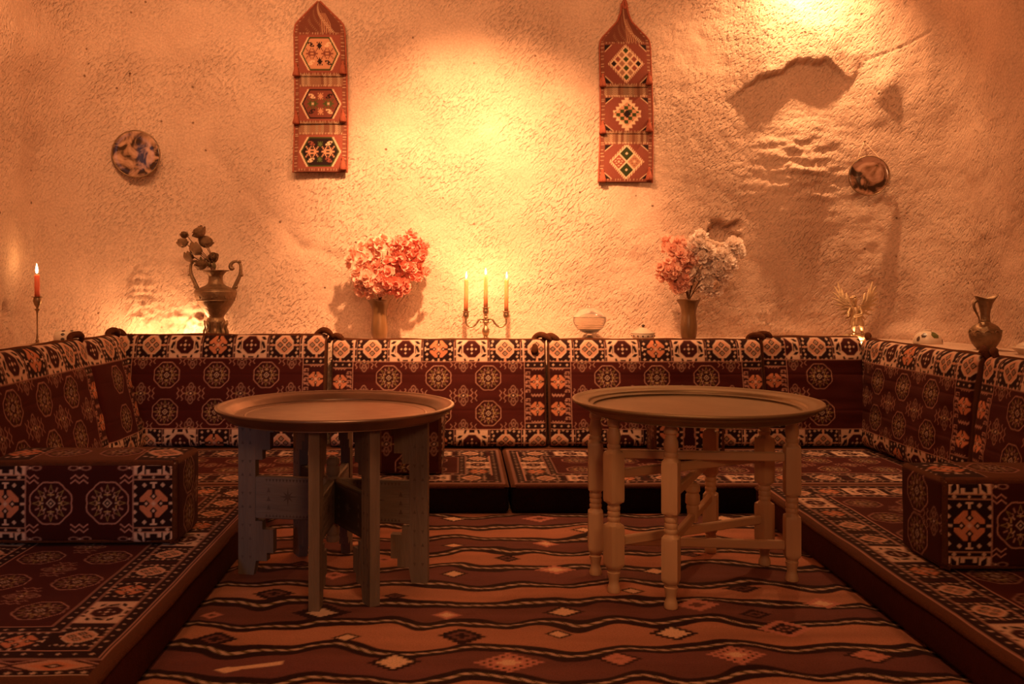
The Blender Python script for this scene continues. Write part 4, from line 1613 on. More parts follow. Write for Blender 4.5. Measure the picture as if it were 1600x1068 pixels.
def paint_hanging(which, w=0.278, h=0.88, step=0.0030):
    c = Canvas(-w / 2, w / 2, 0, h, step)
    c.img[:] = BR2
    hw = w / 2
    iw = hw - 0.021
    px = 0.00327
    if which == 0:
        bands = [(272 - 268, 272 - 212), (272 - 193, 272 - 137), (272 - 118, 272 - 55)]
        top0 = (272 - 52) * px
    else:
        bands = [(287 - 283, 287 - 226), (287 - 207, 287 - 152), (287 - 133, 287 - 68)]
        top0 = (287 - 66) * px
    bands = [(a * px, b * px) for a, b in bands]
    # worked strips between the pockets
    for k in range(2):
        y0, y1 = bands[k][1], bands[k + 1][0]
        c.rect(-iw, iw, y0, y1, GR2)
        rr = random.Random(k + which * 5)
        for j in range(16):
            x = -iw + 2 * iw * (j + 0.5) / 16
            im, X, Y = c.win(x, (y0 + y1) / 2, iw / 16, (y1 - y0) / 2)
            col = [CR2 * 0.75, BR2 * 0.8, CR2 * 0.45, PE2 * 0.6][rr.randrange(4)]
            im[(np.floor((X + Y * (1 if j < 8 else -1)) / 0.005) % 2 == 0)] = col
    # pointed top piece
    im, X, Y = c.win(0, (top0 + h) / 2, iw, (h - top0) / 2)
    im[:] = BR2 * 0.8
    pat = np.floor((X + Y) / 0.016) % 3
    im[(pat == 0) & (np.floor((X - Y) / 0.008) % 2 == 0) & (np.abs(X + 0.02) < 0.06)] = GR2
    im[(np.abs(X * 0.8 + Y * 0.6 - 0.01) < 0.010) & (np.floor((X - Y) / 0.006) % 2 == 0)] = CR2 * 0.8
    im[(np.abs(X - 0.035) < 0.03) & (np.floor(X / 0.006) % 2 == 0) & (Y < 0.02)] = PE2 * 0.8
    for k, (y0, y1) in enumerate(bands):
        cy, hh = (y0 + y1) / 2, (y1 - y0) / 2
        if which == 0:
            if k == 2:
                hexpanel(c, cy, iw, hh * 0.94, PE2, GRN, [('E', 0, 0.42, .030, .040, BLK), ('E', 0, -0.42, .030, .040, BLK), ('X', -0.36, 0, .068, .055, BR2), ('X', 0.36, 0, .068, .055, BR2),
                                                         ('S', -0.40, 0.48, .036, .024, BLK), ('Z', 0.40, 0.48, .036, .024, CR2), ('Z', -0.40, -0.48, .036, .024, CR2), ('S', 0.40, -0.48, .036, .024, BLK)])
            elif k == 1:
                hexpanel(c, cy, iw, hh * 0.94, RED2 * 0.75, BLK, [('E', 0, 0.45, .030, .034, PE2), ('E', 0, -0.45, .030, .034, PE2), ('X', -0.36, 0, .060, .050, GRN * 1.5), ('X', 0.36, 0, .060, .050, GRN * 1.5),
                                                                  ('S', -0.40, 0.45, .036, .024, CR2), ('Z', 0.40, 0.45, .036, .024, BLK), ('Z', -0.40, -0.45, .036, .024, BLK), ('S', 0.40, -0.45, .036, .024, CR2),
                                                                  ('E', -0.36, 0, .014, .014, CR2), ('E', 0.36, 0, .014, .014, CR2)])
            else:
                hexpanel(c, cy, iw, hh * 0.94, BLK, GRN, [('X', -0.36, 0, .070, .058, PE2), ('X', 0.36, 0, .070, .058, PE2), ('E', 0, 0.45, .026, .026, GRN * 2), ('E', 0, -0.45, .026, .026, GRN * 2),
                                                         ('S', -0.40, 0.5, .036, .022, RED2), ('Z', 0.40, 0.5, .036, .022, CR2), ('Z', -0.40, -0.5, .036, .022, CR2), ('S', 0.40, -0.5, .036, .022, RED2)])
        else:
            im, X, Y = c.win(0, cy, iw, hh * 0.94)
            im[:] = BLK
            st = 0.0065
            ax, ay = np.abs(X), np.abs(Y)
            rr = ax / iw + ay / hh
            im[rr < 1.62] = CR2 * 0.8
            im[rr < 1.56] = RED2 * 0.8
            if k == 2:
                R = hh * 0.86
                q = ax + ay
                im[(q < R + 0.012) & (np.floor((X + Y * 0.2) / 0.005) % 2 == 0)] = CR2
                im[q < R] = CR2
                u, v = (X + Y) / R, (X - Y) / R
                iu, iv = np.floor((u + 1) * 2).astype(int), np.floor((v + 1) * 2).astype(int)
                fu, fv = ((u + 1) * 2) % 1 - 0.5, ((v + 1) * 2) % 1 - 0.5
                cols = [BLK, RED2, GRN, PE2 * 0.6]
                for a in range(4):
                    for b in range(4):
                        col = cols[0] if a == b and a in (0, 3) else cols[2] if (a + b) % 3 == 0 else cols[1] if (a + b) % 2 else cols[3]
                        im[(q < R * 0.99) & (iu == a) & (iv == b) & (np.abs(fu) < 0.36) & (np.abs(fv) < 0.36)] = col
            elif k == 1:
                Xq = (np.floor(ax / st) + 0.5) * st
                Yq = (np.floor(ay / st) + 0.5) * st
                q = Xq * 0.8 + Yq
                saw = ((ay / 0.018) % 1) * 0.018
                im[(ax * 0.85 + ay * 0.75 - saw) < 0.062] = CR2
                im[q < 0.060] = GRN
                tri_ = (np.floor((X + 0.5) / 0.022) + np.floor((Y + 0.5) / 0.018)) % 2 == 0
                im[(q < 0.060) & tri_] = PE2
                im[q < 0.020] = BLK
            else:
                R = hh * 0.90
                q = ax + ay * 0.95
                im[(q < R + 0.012) & (np.floor((X - Y * 0.2) / 0.005) % 2 == 0)] = CR2
                im[q < R] = CR2
                for (sx, sy, col) in ((0, 1, GRN * 0.7), (0, -1, GRN * 0.7), (-1, 0, RED2), (1, 0, PE2 * 0.7)):
                    q2 = np.abs(X - sx * R * 0.5) + np.abs(Y - sy * R * 0.5)
                    im[q2 < R * 0.44] = col
                    im[q2 < R * 0.09] = CR2 * (1 if sy else 0.8)
                    if sx:
                        im[(np.abs(q2 - R * 0.25) < R * 0.04) & (np.floor(Y / 0.006) % 2 == 0)] = CR2 if sx < 0 else BR2
        stitches(c, -iw, iw, y1 - 0.004, y1 + 0.010, True, 14, k + 3)
        stitches(c, -iw, iw, y0 - 0.006, y0 + 0.006, True, 14, k + 9)
    stitches(c, -hw, -hw + 0.019, 0, h, False, 46, 1)
    stitches(c, hw - 0.019, hw, 0, h, False, 46, 2)
    return c.result(), bands, top0


def tassel(parent, x, y, z, s=1.0):
    pr = [(0.0, 0.0), (0.004, -0.001), (0.007, -0.006), (0.005, -0.011), (0.009, -0.022), (0.013, -0.040), (0.017, -0.055), (0.012, -0.058), (0.0, -0.056)]
    a = [(r * s, zz * s) for r, zz in pr]
    o = lathe('tassel', a, M['tassel'], parent, 16, mod=lambda V: V * (1 + 0.10 * np.sin(np.arange(V.shape[1]) * 2.4))[None, :, None] * np.array([1, 1, 0]) + V * np.array([0, 0, 1]))
    o.location = (x, y, z)
    return o


def hanging(which, px_c, py_bot, label):
    w, h = 0.278, 0.88 if which == 0 else 0.925
    s, zb = sz(px_c, py_bot)
    zz = np.linspace(zb, zb + h, 12)
    prot = max(float(relief(np.array([s + dx]), np.array([z]))[0]) for z in zz for dx in (-0.13, 0, 0.13))
    t = thing('woven_wall_hanging', label, 'wall hanging', (s, WYB - prot - 0.006, zb), 0, 'woven pocket hangings on the back wall')
    C, bands, top0 = paint_hanging(which, w, h)
    nv, nu = C.shape[:2]
    v = np.linspace(0, h, nv)
    if which == 0:
        hwv = np.interp(v, [0, 0.6, top0, top0 + 0.045, h - 0.004, h], [0.5, 0.475, 0.47, 0.44, 0.035, 0.02]) * w
    else:
        hwv = np.interp(v, [0, 0.6, top0 - 0.01, top0 + 0.02, top0 + 0.06, top0 + 0.11, top0 + 0.16, h], [0.5, 0.475, 0.47, 0.44, 0.30, 0.13, 0.065, 0.05]) * w
    U, Vv = np.meshgrid(np.linspace(-1, 1, nu), v)
    X = U * hwv[:, None] + (0.006 * np.sin(v * 5))[:, None]
    Y = -0.008 - 0.004 * fbm(X * 5 + which * 3, Vv * 4, 2, 80)
    Cb = C.copy()
    o = grid_obj('backing', np.stack([X, Y, Vv], -1), M['tapestry'], t, Cb)
    for k, (y0, y1) in enumerate(bands):
        rows = np.where((v >= y0 - 0.012) & (v <= y1 + 0.010))[0]
        sub = np.ix_(rows, np.arange(nu))
        Xp, Vp, Cp = X[sub] * 0.965, Vv[sub], C[sub]
        cyc = (Vp - y0 + 0.012) / (y1 - y0 + 0.022)
        bulge = 0.010 + 0.014 * (1 - U[sub] ** 4) * np.sin(np.clip(cyc, 0, 1) * PI) ** 0.5
        grid_obj('pocket', np.stack([Xp, -bulge - 0.004, Vp], -1), M['tapestry'], t, Cp)
        for sx in (-1, 1):
            if which == 0 and k == 0 and sx < 0:
                continue
            tassel(t, sx * w * 0.43, -0.026, y0 + 0.055 + (0.01 if sx > 0 else 0), 1.15)
    # whipped cord round the edge
    for sx in (-1, 1):
        idx = np.linspace(0, nv - 1, 60).astype(int)
        pts = np.stack([X[idx, 0 if sx < 0 else -1], Y[idx, 0 if sx < 0 else -1], v[idx]], -1)
        tube('edge_cord', pts, 0.0045, M['tassel'], t, 8)
    if which == 1:
        a = np.linspace(0, 2 * PI, 20)
        pts = np.stack([0.008 * np.sin(a) - 0.004, np.full(20, -0.008), h - 0.005 - 0.02 * np.cos(a)], -1)
        tube('hanging_loop', pts, 0.007, M['tassel'], t, 8)
    return t


hanging(0, 502, 271, 'woven pocket hanging with hexagon patterns, left of the glow')
hanging(1, 976, 286, 'woven pocket hanging with diamond patterns, right of the glow')

# ------------------------------------------------------------------ discs on the wall


def disc(px, py, r, m, label, string_px, tilt_z=0.0, tilt_x=0.0, sq=1.0, vee=False):
    s, z = sz(px, py)
    d = max(float(relief(np.array([s + a]), np.array([z + b]))[0]) for a in (-0.1, 0, 0.1) for b in (-0.1, 0, 0.1)) + 0.026 + r * abs(math.sin(tilt_z - math.atan2(float(path(np.array([s]))[2][0]), -float(path(np.array([s]))[3][0])))) 
    x, y, nx, ny = [float(v[0]) for v in path(np.array([s]), d)]
    t = thing('hanging_disc', label, 'wall plate', (x, y, z), 0, 'marbled discs hung on the wall')
    yaw = tilt_z      # front of the disc is local -Y
    prof = [(0.0, 0.0125), (r * 0.3, 0.0118), (r * 0.6, 0.0098), (r * 0.82, 0.0075), (r * 0.90, 0.009), (r * 0.97, 0.010), (r, 0.007), (r * 1.005, 0.003), (r * 0.99, -0.001), (r * 0.9, -0.003), (0, -0.004)]
    o = lathe('plate', prof, m, t, 64)
    o.rotation_euler = (PI / 2 + tilt_x, 0, yaw)
    o.scale = (sq, 1, 1)
    rim = [(r * 0.955, 0.008), (r * 0.965, 0.0115), (r * 0.99, 0.0118), (r * 1.01, 0.009), (r * 1.012, 0.004), (r * 0.99, 0.001)]
    ro = lathe('rim', rim, M['bronze'], t, 64)
    ro.rotation_euler = o.rotation_euler
    ro.scale = o.scale
    sx, szz = sz(*string_px)
    dd = float(relief(np.array([sx]), np.array([szz]))[0]) + 0.010
    hx, hy, _n, _m = [float(v[0]) for v in path(np.array([sx]), dd)]
    H = np.array((hx - x, hy - y, szz - z))
    tops = [(-0.55, 0.80), (0.60, 0.76)] if vee else [(0.0, 0.98)]
    for k, (ax, az) in enumerate(tops):
        p = np.array((ax * r * math.cos(yaw), ax * r * math.sin(yaw), az * r))
        tube('string', np.array([p + (H - p) * q for q in np.linspace(0, 1, 6)]), 0.0013, M['string'], t, 6)
    nl = [(0.0, 0.0), (0.003, 0.0), (0.003, 0.012), (0.0055, 0.013), (0.0, 0.016)]
    no = lathe('nail', nl, M['bronze'], t, 10)
    no.location = H
    no.rotation_euler = (PI / 2, 0, yaw)
    return t


disc(211, 243, 0.118, M['agate_a'], 'brown marbled disc with a bluish sheen hung on the left of the wall', (202, 118), math.radians(8.5), math.radians(5))
disc(1361, 277, 0.100, M['agate_b'], 'smaller dark marbled disc hung on a forked string at the right', (1351, 222), math.radians(-12), 0.0, 0.97, True)

# ------------------------------------------------------------------ vases and flowers


def petal_data(rng, L, W, curl, n=3):
    """bent petal along +X"""
    t = np.linspace(0, 1, n + 1)
    w = W * np.sin(np.clip(t * 0.82 + 0.10, 0, 1) * PI) ** 0.7
    x = L * t
    z = curl * L * t ** 2
    V = []
    for k in range(n + 1):
        V += [(x[k], -w[k] / 2, z[k] + 0.12 * w[k]), (x[k], 0, z[k] - 0.05 * w[k]), (x[k], w[k] / 2, z[k] + 0.12 * w[k])]
    Q = []
    for k in range(n):
        for j in range(2):
            a = k * 3 + j
            Q.append((a, a + 1, a + 4, a + 3))
    return np.array(V), np.array(Q)


def blossom_mesh(name, m, seed, R=0.022, layers=3):
    rng = random.Random(seed)
    parts = []
    for l in range(layers):
        n = 6 - l
        for k in range(n):
            V, Q = petal_data(rng, R * (1 - 0.22 * l) * rng.uniform(0.85, 1.15), R * (0.95 - 0.15 * l), rng.uniform(0.15, 0.5) + 0.35 * l)
            a = 2 * PI * (k + 0.5 * l + rng.uniform(-.15, .15)) / n
            el = 0.15 + 0.45 * l + rng.uniform(-.15, .15)
            Rm = np.array(Matrix.Rotation(a, 3, 'Z') @ Matrix.Rotation(-el, 3, 'Y') @ Matrix.Rotation(rng.uniform(-.3, .3), 3, 'X'))
            parts.append((V @ Rm.T, Q))
    V, Q = join_data(parts)
    return mesh_np(name, V, Q, m)


BLO = {k: [blossom_mesh('blossom', M['petal_' + k], sd + 3 * i, 0.028, 3) for sd in range(3)] for i, k in enumerate(('peach', 'coral', 'white'))}


def spray(name, label, base, tip, rad, kind, n, seed, group):
    rng = random.Random(seed)
    t = thing(name, label, 'flower', base, 0, group)
    tip = Vector(tip) - Vector(base)
    mid = tip * 0.5 + Vector((tip.x * -0.12, 0, 0.02))
    pts = smooth_profile([(0, 0, -0.10), (0, 0, 0), tuple(mid), tuple(tip)], 18)
    tube('stem', pts, np.linspace(0.0032, 0.0014, len(pts)), M['stem'], t, 6)
    for k in range(int(n * (1.9 if seed < 200 else 2.4))):
        while True:
            v = Vector((rng.uniform(-1, 1), rng.uniform(-1, 1), rng.uniform(-1, 1)))
            if 0.2 < v.length < 1:
                break
        p = tip + Vector((v.x, v.y * 0.7, v.z)) * rad * 1.12
        o = link(bpy.data.objects.new('blossom', rng.choice(BLO[kind])), t)
        o.location = p
        d = (v + Vector((0, -0.5, 0.15))).normalized()
        o.rotation_euler = d.to_track_quat('Z', 'Y').to_euler()
        sc = rng.uniform(0.8, 1.25)
        o.scale = (sc, sc, sc)
    for k in range(2):
        p = tip * rng.uniform(0.45, 0.7)
        V, Q = tube_data([tuple(p), tuple(p + Vector((rng.uniform(-.03, .03), rng.uniform(-.02, .02), 0.05)))], [0.0012, 0.0008], 5)
        link(bpy.data.objects.new('twig', mesh_np('twig', V, Q, M['stem'])), t)
    return t


def trumpet_vase(px, Y, label, fl=1.0):
    p = at(px, 528, Y)
    pr = [(0.0, 0.0), (0.026, 0.0), (0.033, 0.004), (0.038, 0.020), (0.0405, 0.045), (0.040, 0.075), (0.037, 0.105), (0.0355, 0.130), (0.039, 0.155), (0.047, 0.178), (0.056, 0.193),
          (0.0595, 0.197), (0.058, 0.199), (0.050, 0.188), (0.036, 0.155), (0.031, 0.120), (0.030, 0.05), (0.0, 0.04)]

    def mod(V):
        a = np.linspace(0, 2 * PI, V.shape[1], endpoint=False)
        z = V[..., 2:3]
        k = 1 + 0.020 * np.cos(a * 6)[None, :, None] * np.clip(z / 0.2, 0, 1) + 0.015 * np.cos(2 * a + 1)[None, :, None]
        V = V * np.concatenate([np.repeat(k, 2, 2), np.ones_like(k)], 2)
        V[..., 2] += 0.004 * np.cos(3 * a + 0.5)[None] * sstep(0.17, 0.2, V[..., 2])
        return V
    o = lathe('trumpet_vase', smooth_profile(pr, 80), M['vase'], None, 48, mod=mod)
    o.location = (p.x, Y, LEDZ)
    tag(o, label, 'vase', 'brown trumpet vases on the ledge')
    return Vector((p.x, Y, LEDZ + 0.185))


v1 = trumpet_vase(593, 4.625, 'brown trumpet vase holding the coral flowers, left of the candelabra')
v2 = trumpet_vase(1076, 4.625, 'brown trumpet vase holding the peach and cream flowers')
g1 = 'coral blossom sprays in the left trumpet vase'
for i, (x, y, r, k, n, lab) in enumerate([
        (568, 404, 20, 'peach', 13, 'peach blossom spray at the upper left of the left bouquet'),
        (598, 394, 22, 'peach', 15, 'peach blossom spray at the top middle of the left bouquet'),
        (634, 385, 19, 'coral', 13, 'coral blossom spray rising highest in the left bouquet'),
        (658, 395, 14, 'coral', 9, 'coral blossom spray at the upper right edge of the left bouquet'),
        (575, 436, 21, 'peach', 15, 'peach blossom spray low on the left side of the left bouquet'),
        (612, 428, 24, 'coral', 17, 'coral blossom spray in the middle of the left bouquet'),
        (646, 423, 18, 'coral', 13, 'coral blossom spray on the right side of the left bouquet'),
        (590, 444, 14, 'peach', 8, 'peach blossom spray hanging just above the left vase mouth'),
        (627, 449, 11, 'coral', 6, 'coral blossom spray drooping right of the left vase mouth')]):
    Y = 4.60 - 0.02 * (i % 3)
    spray('blossom_spray', lab, v1, at(x, y, Y), r * Y / F, k, n, 100 + i, g1)
g2 = 'peach and cream blossom sprays in the right trumpet vase'
for i, (x, y, r, k, n, lab) in enumerate([
        (1052, 388, 16, 'peach', 11, 'peach blossom spray at the upper left of the right bouquet'),
        (1070, 400, 18, 'peach', 13, 'peach blossom spray in the middle of the right bouquet'),
        (1045, 420, 14, 'peach', 9, 'peach blossom spray at the left edge of the right bouquet'),
        (1062, 438, 13, 'peach', 8, 'peach blossom spray just above the right vase mouth'),
        (1092, 382, 16, 'white', 11, 'cream blossom spray rising highest in the right bouquet'),
        (1105, 397, 13, 'white', 9, 'cream blossom spray beside the dark niche in the wall'),
        (1090, 425, 20, 'white', 14, 'cream blossom spray in the middle of the right bouquet'),
        (1147, 388, 13, 'white', 10, 'cream blossom spray at the upper right of the right bouquet'),
        (1130, 412, 18, 'white', 13, 'cream blossom spray on the right side of the right bouquet'),
        (1116, 438, 17, 'white', 12, 'cream blossom spray low on the right of the right bouquet')]):
    Y = 4.60 - 0.02 * (i % 3)
    spray('blossom_spray', lab, v2, at(x, y, Y), r * Y / F, k, n, 200 + i, g2)


def amphora():
    Y = 4.62
    p = at(337, 0, Y)
    t = thing('amphora', 'bronze two-handled amphora holding dried roses at the left of the ledge', 'vase', (p.x, Y, LEDZ))
    pr = [(0.0, 0.0), (0.052, 0.0), (0.056, 0.006), (0.050, 0.016), (0.044, 0.030), (0.040, 0.060), (0.048, 0.085), (0.044, 0.100), (0.040, 0.112), (0.058, 0.140), (0.085, 0.180), (0.100, 0.215),
          (0.104, 0.235), (0.103, 0.243), (0.098, 0.248), (0.080, 0.258), (0.055, 0.268), (0.040, 0.280), (0.035, 0.300), (0.037, 0.320), (0.052, 0.338), (0.066, 0.343), (0.067, 0.347), (0.050, 0.345), (0.033, 0.325), (0.029, 0.295), (0.0, 0.28)]
    lathe('body', smooth_profile(pr, 110), M['bronze'], t, 48)
    for k in range(8):
        a = k * PI / 4 + 0.2
        pts = [(0.050 * math.cos(a), 0.050 * math.sin(a), 0.008), (0.055 * math.cos(a), 0.055 * math.sin(a), 0.035), (0.046 * math.cos(a), 0.046 * math.sin(a), 0.065), (0.056 * math.cos(a), 0.056 * math.sin(a), 0.095)]
        tube('acanthus_leaf', smooth_profile(pts, 12), [0.006, 0.007, 0.008, 0.009, 0.010, 0.010, 0.009, 0.010, 0.011, 0.012, 0.011, 0.006, 0.004][:len(smooth_profile(pts, 12))], M['bronze'], t, 8)
    for z, r in ((0.248, 0.099), (0.196, 0.094)):
        a = np.linspace(0, 2 * PI, 49)
        tube('relief_band', np.stack([r * np.cos(a), r * np.sin(a), np.full(49, z)], -1), 0.003, M['bronze'], t, 6)
    # raised leaves on the belly
    for k in range(9):
        a = 2 * PI * k / 9
        pts = [(0.097 * math.cos(a + d), 0.097 * math.sin(a + d), 0.205 + z) for d, z in ((-.12, 0), (-.05, .018), (.06, .022), (.13, .008))]
        tube('relief_leaf', smooth_profile(pts, 9), 0.0045, M['bronze'], t, 6)
    for s in (-1, 1):
        pts = [(s * 0.088, 0, 0.225), (s * 0.092, 0, 0.255), (s * 0.108, 0, 0.290), (s * 0.124, 0, 0.330), (s * 0.124, 0, 0.372), (s * 0.108, 0, 0.390), (s * 0.086, 0, 0.386), (s * 0.074, 0, 0.368), (s * 0.080, 0, 0.354), (s * 0.090, 0, 0.360)]
        sp = smooth_profile(pts, 45)
        h = tube('handle', sp, 0.0085 + 0.002 * np.sin(np.linspace(0, 9, len(sp))), M['bronze'], t, 10)
        for q in (6, 14, 24):
            c = sp[min(q, len(sp) - 1)]
            V, Q = lathe_data([(0, -0.009), (0.007, -0.005), (0.009, 0), (0.007, 0.006), (0, 0.010)], 10)
            link(bpy.data.objects.new('handle_leaf', mesh_np('handle_leaf', V.reshape(-1, 3) + c + np.array((s * 0.009, 0, 0)), Q, M['bronze'])), h)
    return Vector((p.x, Y, LEDZ + 0.335))


am = amphora()


def rose_mesh(seed):
    rng = random.Random(seed)
    parts = []
    for l in range(4):
        n = 3 + l
        R = 0.009 + 0.0062 * l
        for k in range(n):
            # cupped petal as part of a bowl
            a0 = 2 * PI * (k + 0.4 * l) / n + rng.uniform(-.2, .2)
            wa = 2 * PI / n * 1.25
            us = np.linspace(-wa / 2, wa / 2, 6)
            V = []
            f0, f1 = 0.06 * PI, (0.80 - 0.10 * l + rng.uniform(-.03, .03)) * PI
            for f in np.linspace(f0, f1, 5):
                for u in us:
                    ff = f - 0.10 * (u / wa * 2) ** 2 * (f - f0)
                    rr = R * math.sin(ff) ** 0.8 * (1.0 + 0.16 * max(0, f / f1 - 0.75) * 4)
                    V.append((rr * math.cos(a0 + u), rr * math.sin(a0 + u), R * 0.2 * (3 - l) - R * math.cos(ff)))
            parts.append((np.array(V), grid_quads(5, 6)))
    V, Q = join_data(parts)
    return mesh_np('bloom', V, Q, M['rose'])


ROSES = [rose_mesh(s) for s in range(3)]


def leaf_mesh(seed):
    V, Q = petal_data(random, 0.045, 0.024, 0.25, 5)
    return mesh_np('leaf', V, Q, M['leaf'])


LEAFM = leaf_mesh(0)


def roses():
    spots = [(310, 357, 1.2, 'topmost dried rose in the amphora'), (285, 374, 0.95, 'dried rose at the far left of the amphora bunch'), (322, 372, 1.25, 'dried rose at the upper right of the amphora bunch'),
             (307, 384, 1.2, 'dried rose in the middle of the amphora bunch'), (296, 396, 1.0, 'dried rose low on the left of the amphora bunch'), (332, 398, 1.0, 'dried rose low on the right of the amphora bunch'),
             (314, 408, 1.05, 'lowest dried rose, just above the amphora mouth'), (288, 362, 0.7, 'small dried rosebud at the upper left of the amphora bunch')]
    rng = random.Random(5)
    for i, (x, y, s, lab) in enumerate(spots):
        tip = at(x, y, 4.59 + 0.02 * (i % 3)) - am
        t = thing('dried_rose', lab, 'flower', am, 0, 'dried roses in the amphora')
        pts = smooth_profile([(0.0, 0, -0.04), (tip.x * 0.25, tip.y * 0.3, tip.z * 0.35), (tip.x * 0.7, tip.y * 0.7, tip.z * 0.7), tuple(tip)], 15)
        tube('stem', pts, 0.0022, M['stem'], t, 6)
        o = link(bpy.data.objects.new('bloom', ROSES[i % 3]), t)
        o.location = tip - Vector((0, 0, 0.012))
        o.rotation_euler = (rng.uniform(0.1, 0.9), rng.uniform(-0.6, 0.6), rng.uniform(0, 6))
        o.scale = (1.05 * s,) * 3
        for k in range(2):
            lf = link(bpy.data.objects.new('leaf', LEAFM), t)
            lf.location = tip * rng.uniform(0.1, 0.7)
            lf.rotation_euler = (rng.uniform(-.6, .6), rng.uniform(-1.2, 0.3), rng.uniform(0, 6.28))
            lf.scale = (rng.uniform(0.45, 0.8),) * 3


roses()

# ------------------------------------------------------------------ candles


def flame_part(parent, x, y, z, s=1.0, power=0.5):
    pr = [(0.0, 0.0), (0.0030, 0.003), (0.0044, 0.009), (0.0042, 0.015), (0.0028, 0.023), (0.0012, 0.030), (0.0, 0.035)]
    o = lathe('flame', smooth_profile([(r * s, zz * s) for r, zz in pr], 24), M['flame'], parent, 16)
    o.location = (x, y, z)
    d = bpy.data.lights.new('candle_light', 'POINT')
    d.energy = power
    d.color = (1.0, 0.50, 0.17)
    d.shadow_soft_size = 0.006
    lo = bpy.data.objects.new('candle_light', d)
    link(lo, parent)
    lo.location = (x, y - 0.001, z + 0.044 * s)
    return o


def candle(loc, L, r, m, label, group=None, lean=0.0, power=0.5, fs=1.0):
    t = thing('taper_candle', label, 'candle', loc, 0, group)
    t.rotation_euler = (0, lean, 0)
    pr = [(0.0, 0.0), (r, 0.0), (r * 0.99, L * 0.5), (r * 0.95, L - 0.004), (r * 0.80, L - 0.0005), (r * 0.35, L - 0.002), (0.0, L - 0.003)]
    lathe('wax', pr, m, t, 20)
    tube('wick', [(0, 0, L - 0.003), (0.0005, 0, L + 0.005)], 0.0009, M['wick'], t, 6)
    flame_part(t, 0, 0, L + 0.004, fs, power)
    return t


def candelabra():
    Y = 4.615
    p = at(759, 0, Y)
    t = thing('candelabra', 'three-armed silver-brown metal candelabra on the ledge below the glow', 'candelabra', (p.x, Y, LEDZ))
    k = Y / F
    zs = lambda py: CH - (py - CY) * k - LEDZ
    pr = [(0.0, 0.0), (0.030, 0.0), (0.031, 0.003), (0.020, 0.007), (0.011, 0.011), (0.010, 0.016), (0.014, 0.024), (0.0185, 0.038), (0.0165, 0.052), (0.010, 0.064), (0.007, 0.072), (0.011, 0.080), (0.012, 0.088),
          (0.007, 0.094), (0.006, 0.106), (0.009, 0.111), (0.006, 0.116), (0.005, 0.121)]
    lathe('stem', smooth_profile(pr, 90), M['brass'], t, 28)
    cup = [(0.0, 0.0), (0.005, 0.0), (0.006, 0.006), (0.012, 0.014), (0.0155, 0.024), (0.0140, 0.034), (0.0135, 0.038), (0.0185, 0.042), (0.0195, 0.044), (0.0175, 0.045), (0.009, 0.040), (0.0, 0.038)]
    zc = zs(494)
    cups = {0: (0.0, zs(494)), -1: (-31 * k, zs(500)), 1: (32 * k, zs(500))}
    for s, (x, z) in cups.items():
        o = lathe('candle_cup', smooth_profile(cup, 50), M['brass'], t, 24)
        o.location = (x, 0, z)
    for s in (-1, 1):
        x1, z1 = cups[s]
        pts = [(s * 0.004, 0, 0.098), (s * 0.018, 0, 0.104), (s * 0.034, 0, 0.098), (s * 0.048, 0, 0.078), (s * 0.066, 0, 0.064), (s * 0.086, 0, 0.066), (x1 * 0.985, 0, 0.080), (x1, 0, z1)]
        sp = smooth_profile(pts, 50)
        arm = tube('arm', sp, 0.0042 + 0.001 * np.sin(np.linspace(0, PI, len(sp))), M['brass'], t, 10)
        a = np.linspace(0, 1.6 * PI, 20)
        pts = np.stack([s * (0.020 + 0.008 * np.cos(a)), np.zeros(20), 0.092 - 0.008 * np.sin(a)], -1)
        tube('scroll', pts, 0.0025, M['brass'], arm, 8)
    g = 'peach taper candles in the candelabra'
    for s, py_top, lab in ((-1, 436, 'lit peach taper candle in the left arm of the candelabra'), (0, 430, 'lit peach taper candle in the middle of the candelabra, tallest'), (1, 436, 'lit peach taper candle in the right arm of the candelabra')):
        x, z = cups[s]
        zb = LEDZ + z + 0.038
        L = (CH - (py_top - CY) * k) - zb
        candle((p.x + x, Y, zb), L, 0.0105, M['wax_peach'], lab, g, 0.0 if s == 0 else 0.012, 1.1, 0.95)


candelabra()


def candlestick():
    X, Y = -1.905, 4.14
    k = Y / F
    t = thing('candlestick', 'slim brass candlestick on the left ledge holding one red candle', 'candlestick', (X, Y, LEDZ))
    ztop = CH - (464 - CY) * k - LEDZ
    pr = [(0.0, 0.0), (0.034, 0.0), (0.035, 0.003), (0.026, 0.008), (0.012, 0.013), (0.006, 0.018), (0.009, 0.024), (0.005, 0.030), (0.0055, 0.040), (0.0032, 0.060), (0.0042, ztop - 0.075), (0.0062, ztop - 0.062), (0.012, ztop - 0.056), (0.0125, ztop - 0.054),
          (0.005, ztop - 0.051), (0.006, ztop - 0.046), (0.013, ztop - 0.034), (0.0185, ztop - 0.018), (0.0170, ztop - 0.006), (0.016, ztop - 0.002), (0.024, ztop), (0.025, ztop + 0.002), (0.012, ztop + 0.001), (0.0, ztop - 0.004)]
    o = lathe('stand', pr, M['brass'], t, 28, 60)
    L = (464 - 428) * k
    c = candle((X, Y, LEDZ + ztop - 0.002), L, 0.0118, M['wax_red'], 'lit red candle stub on the slim candlestick at the far left', None, -0.02, 0.5, 1.35)


candlestick()

# ------------------------------------------------------------------ small things on the ledge


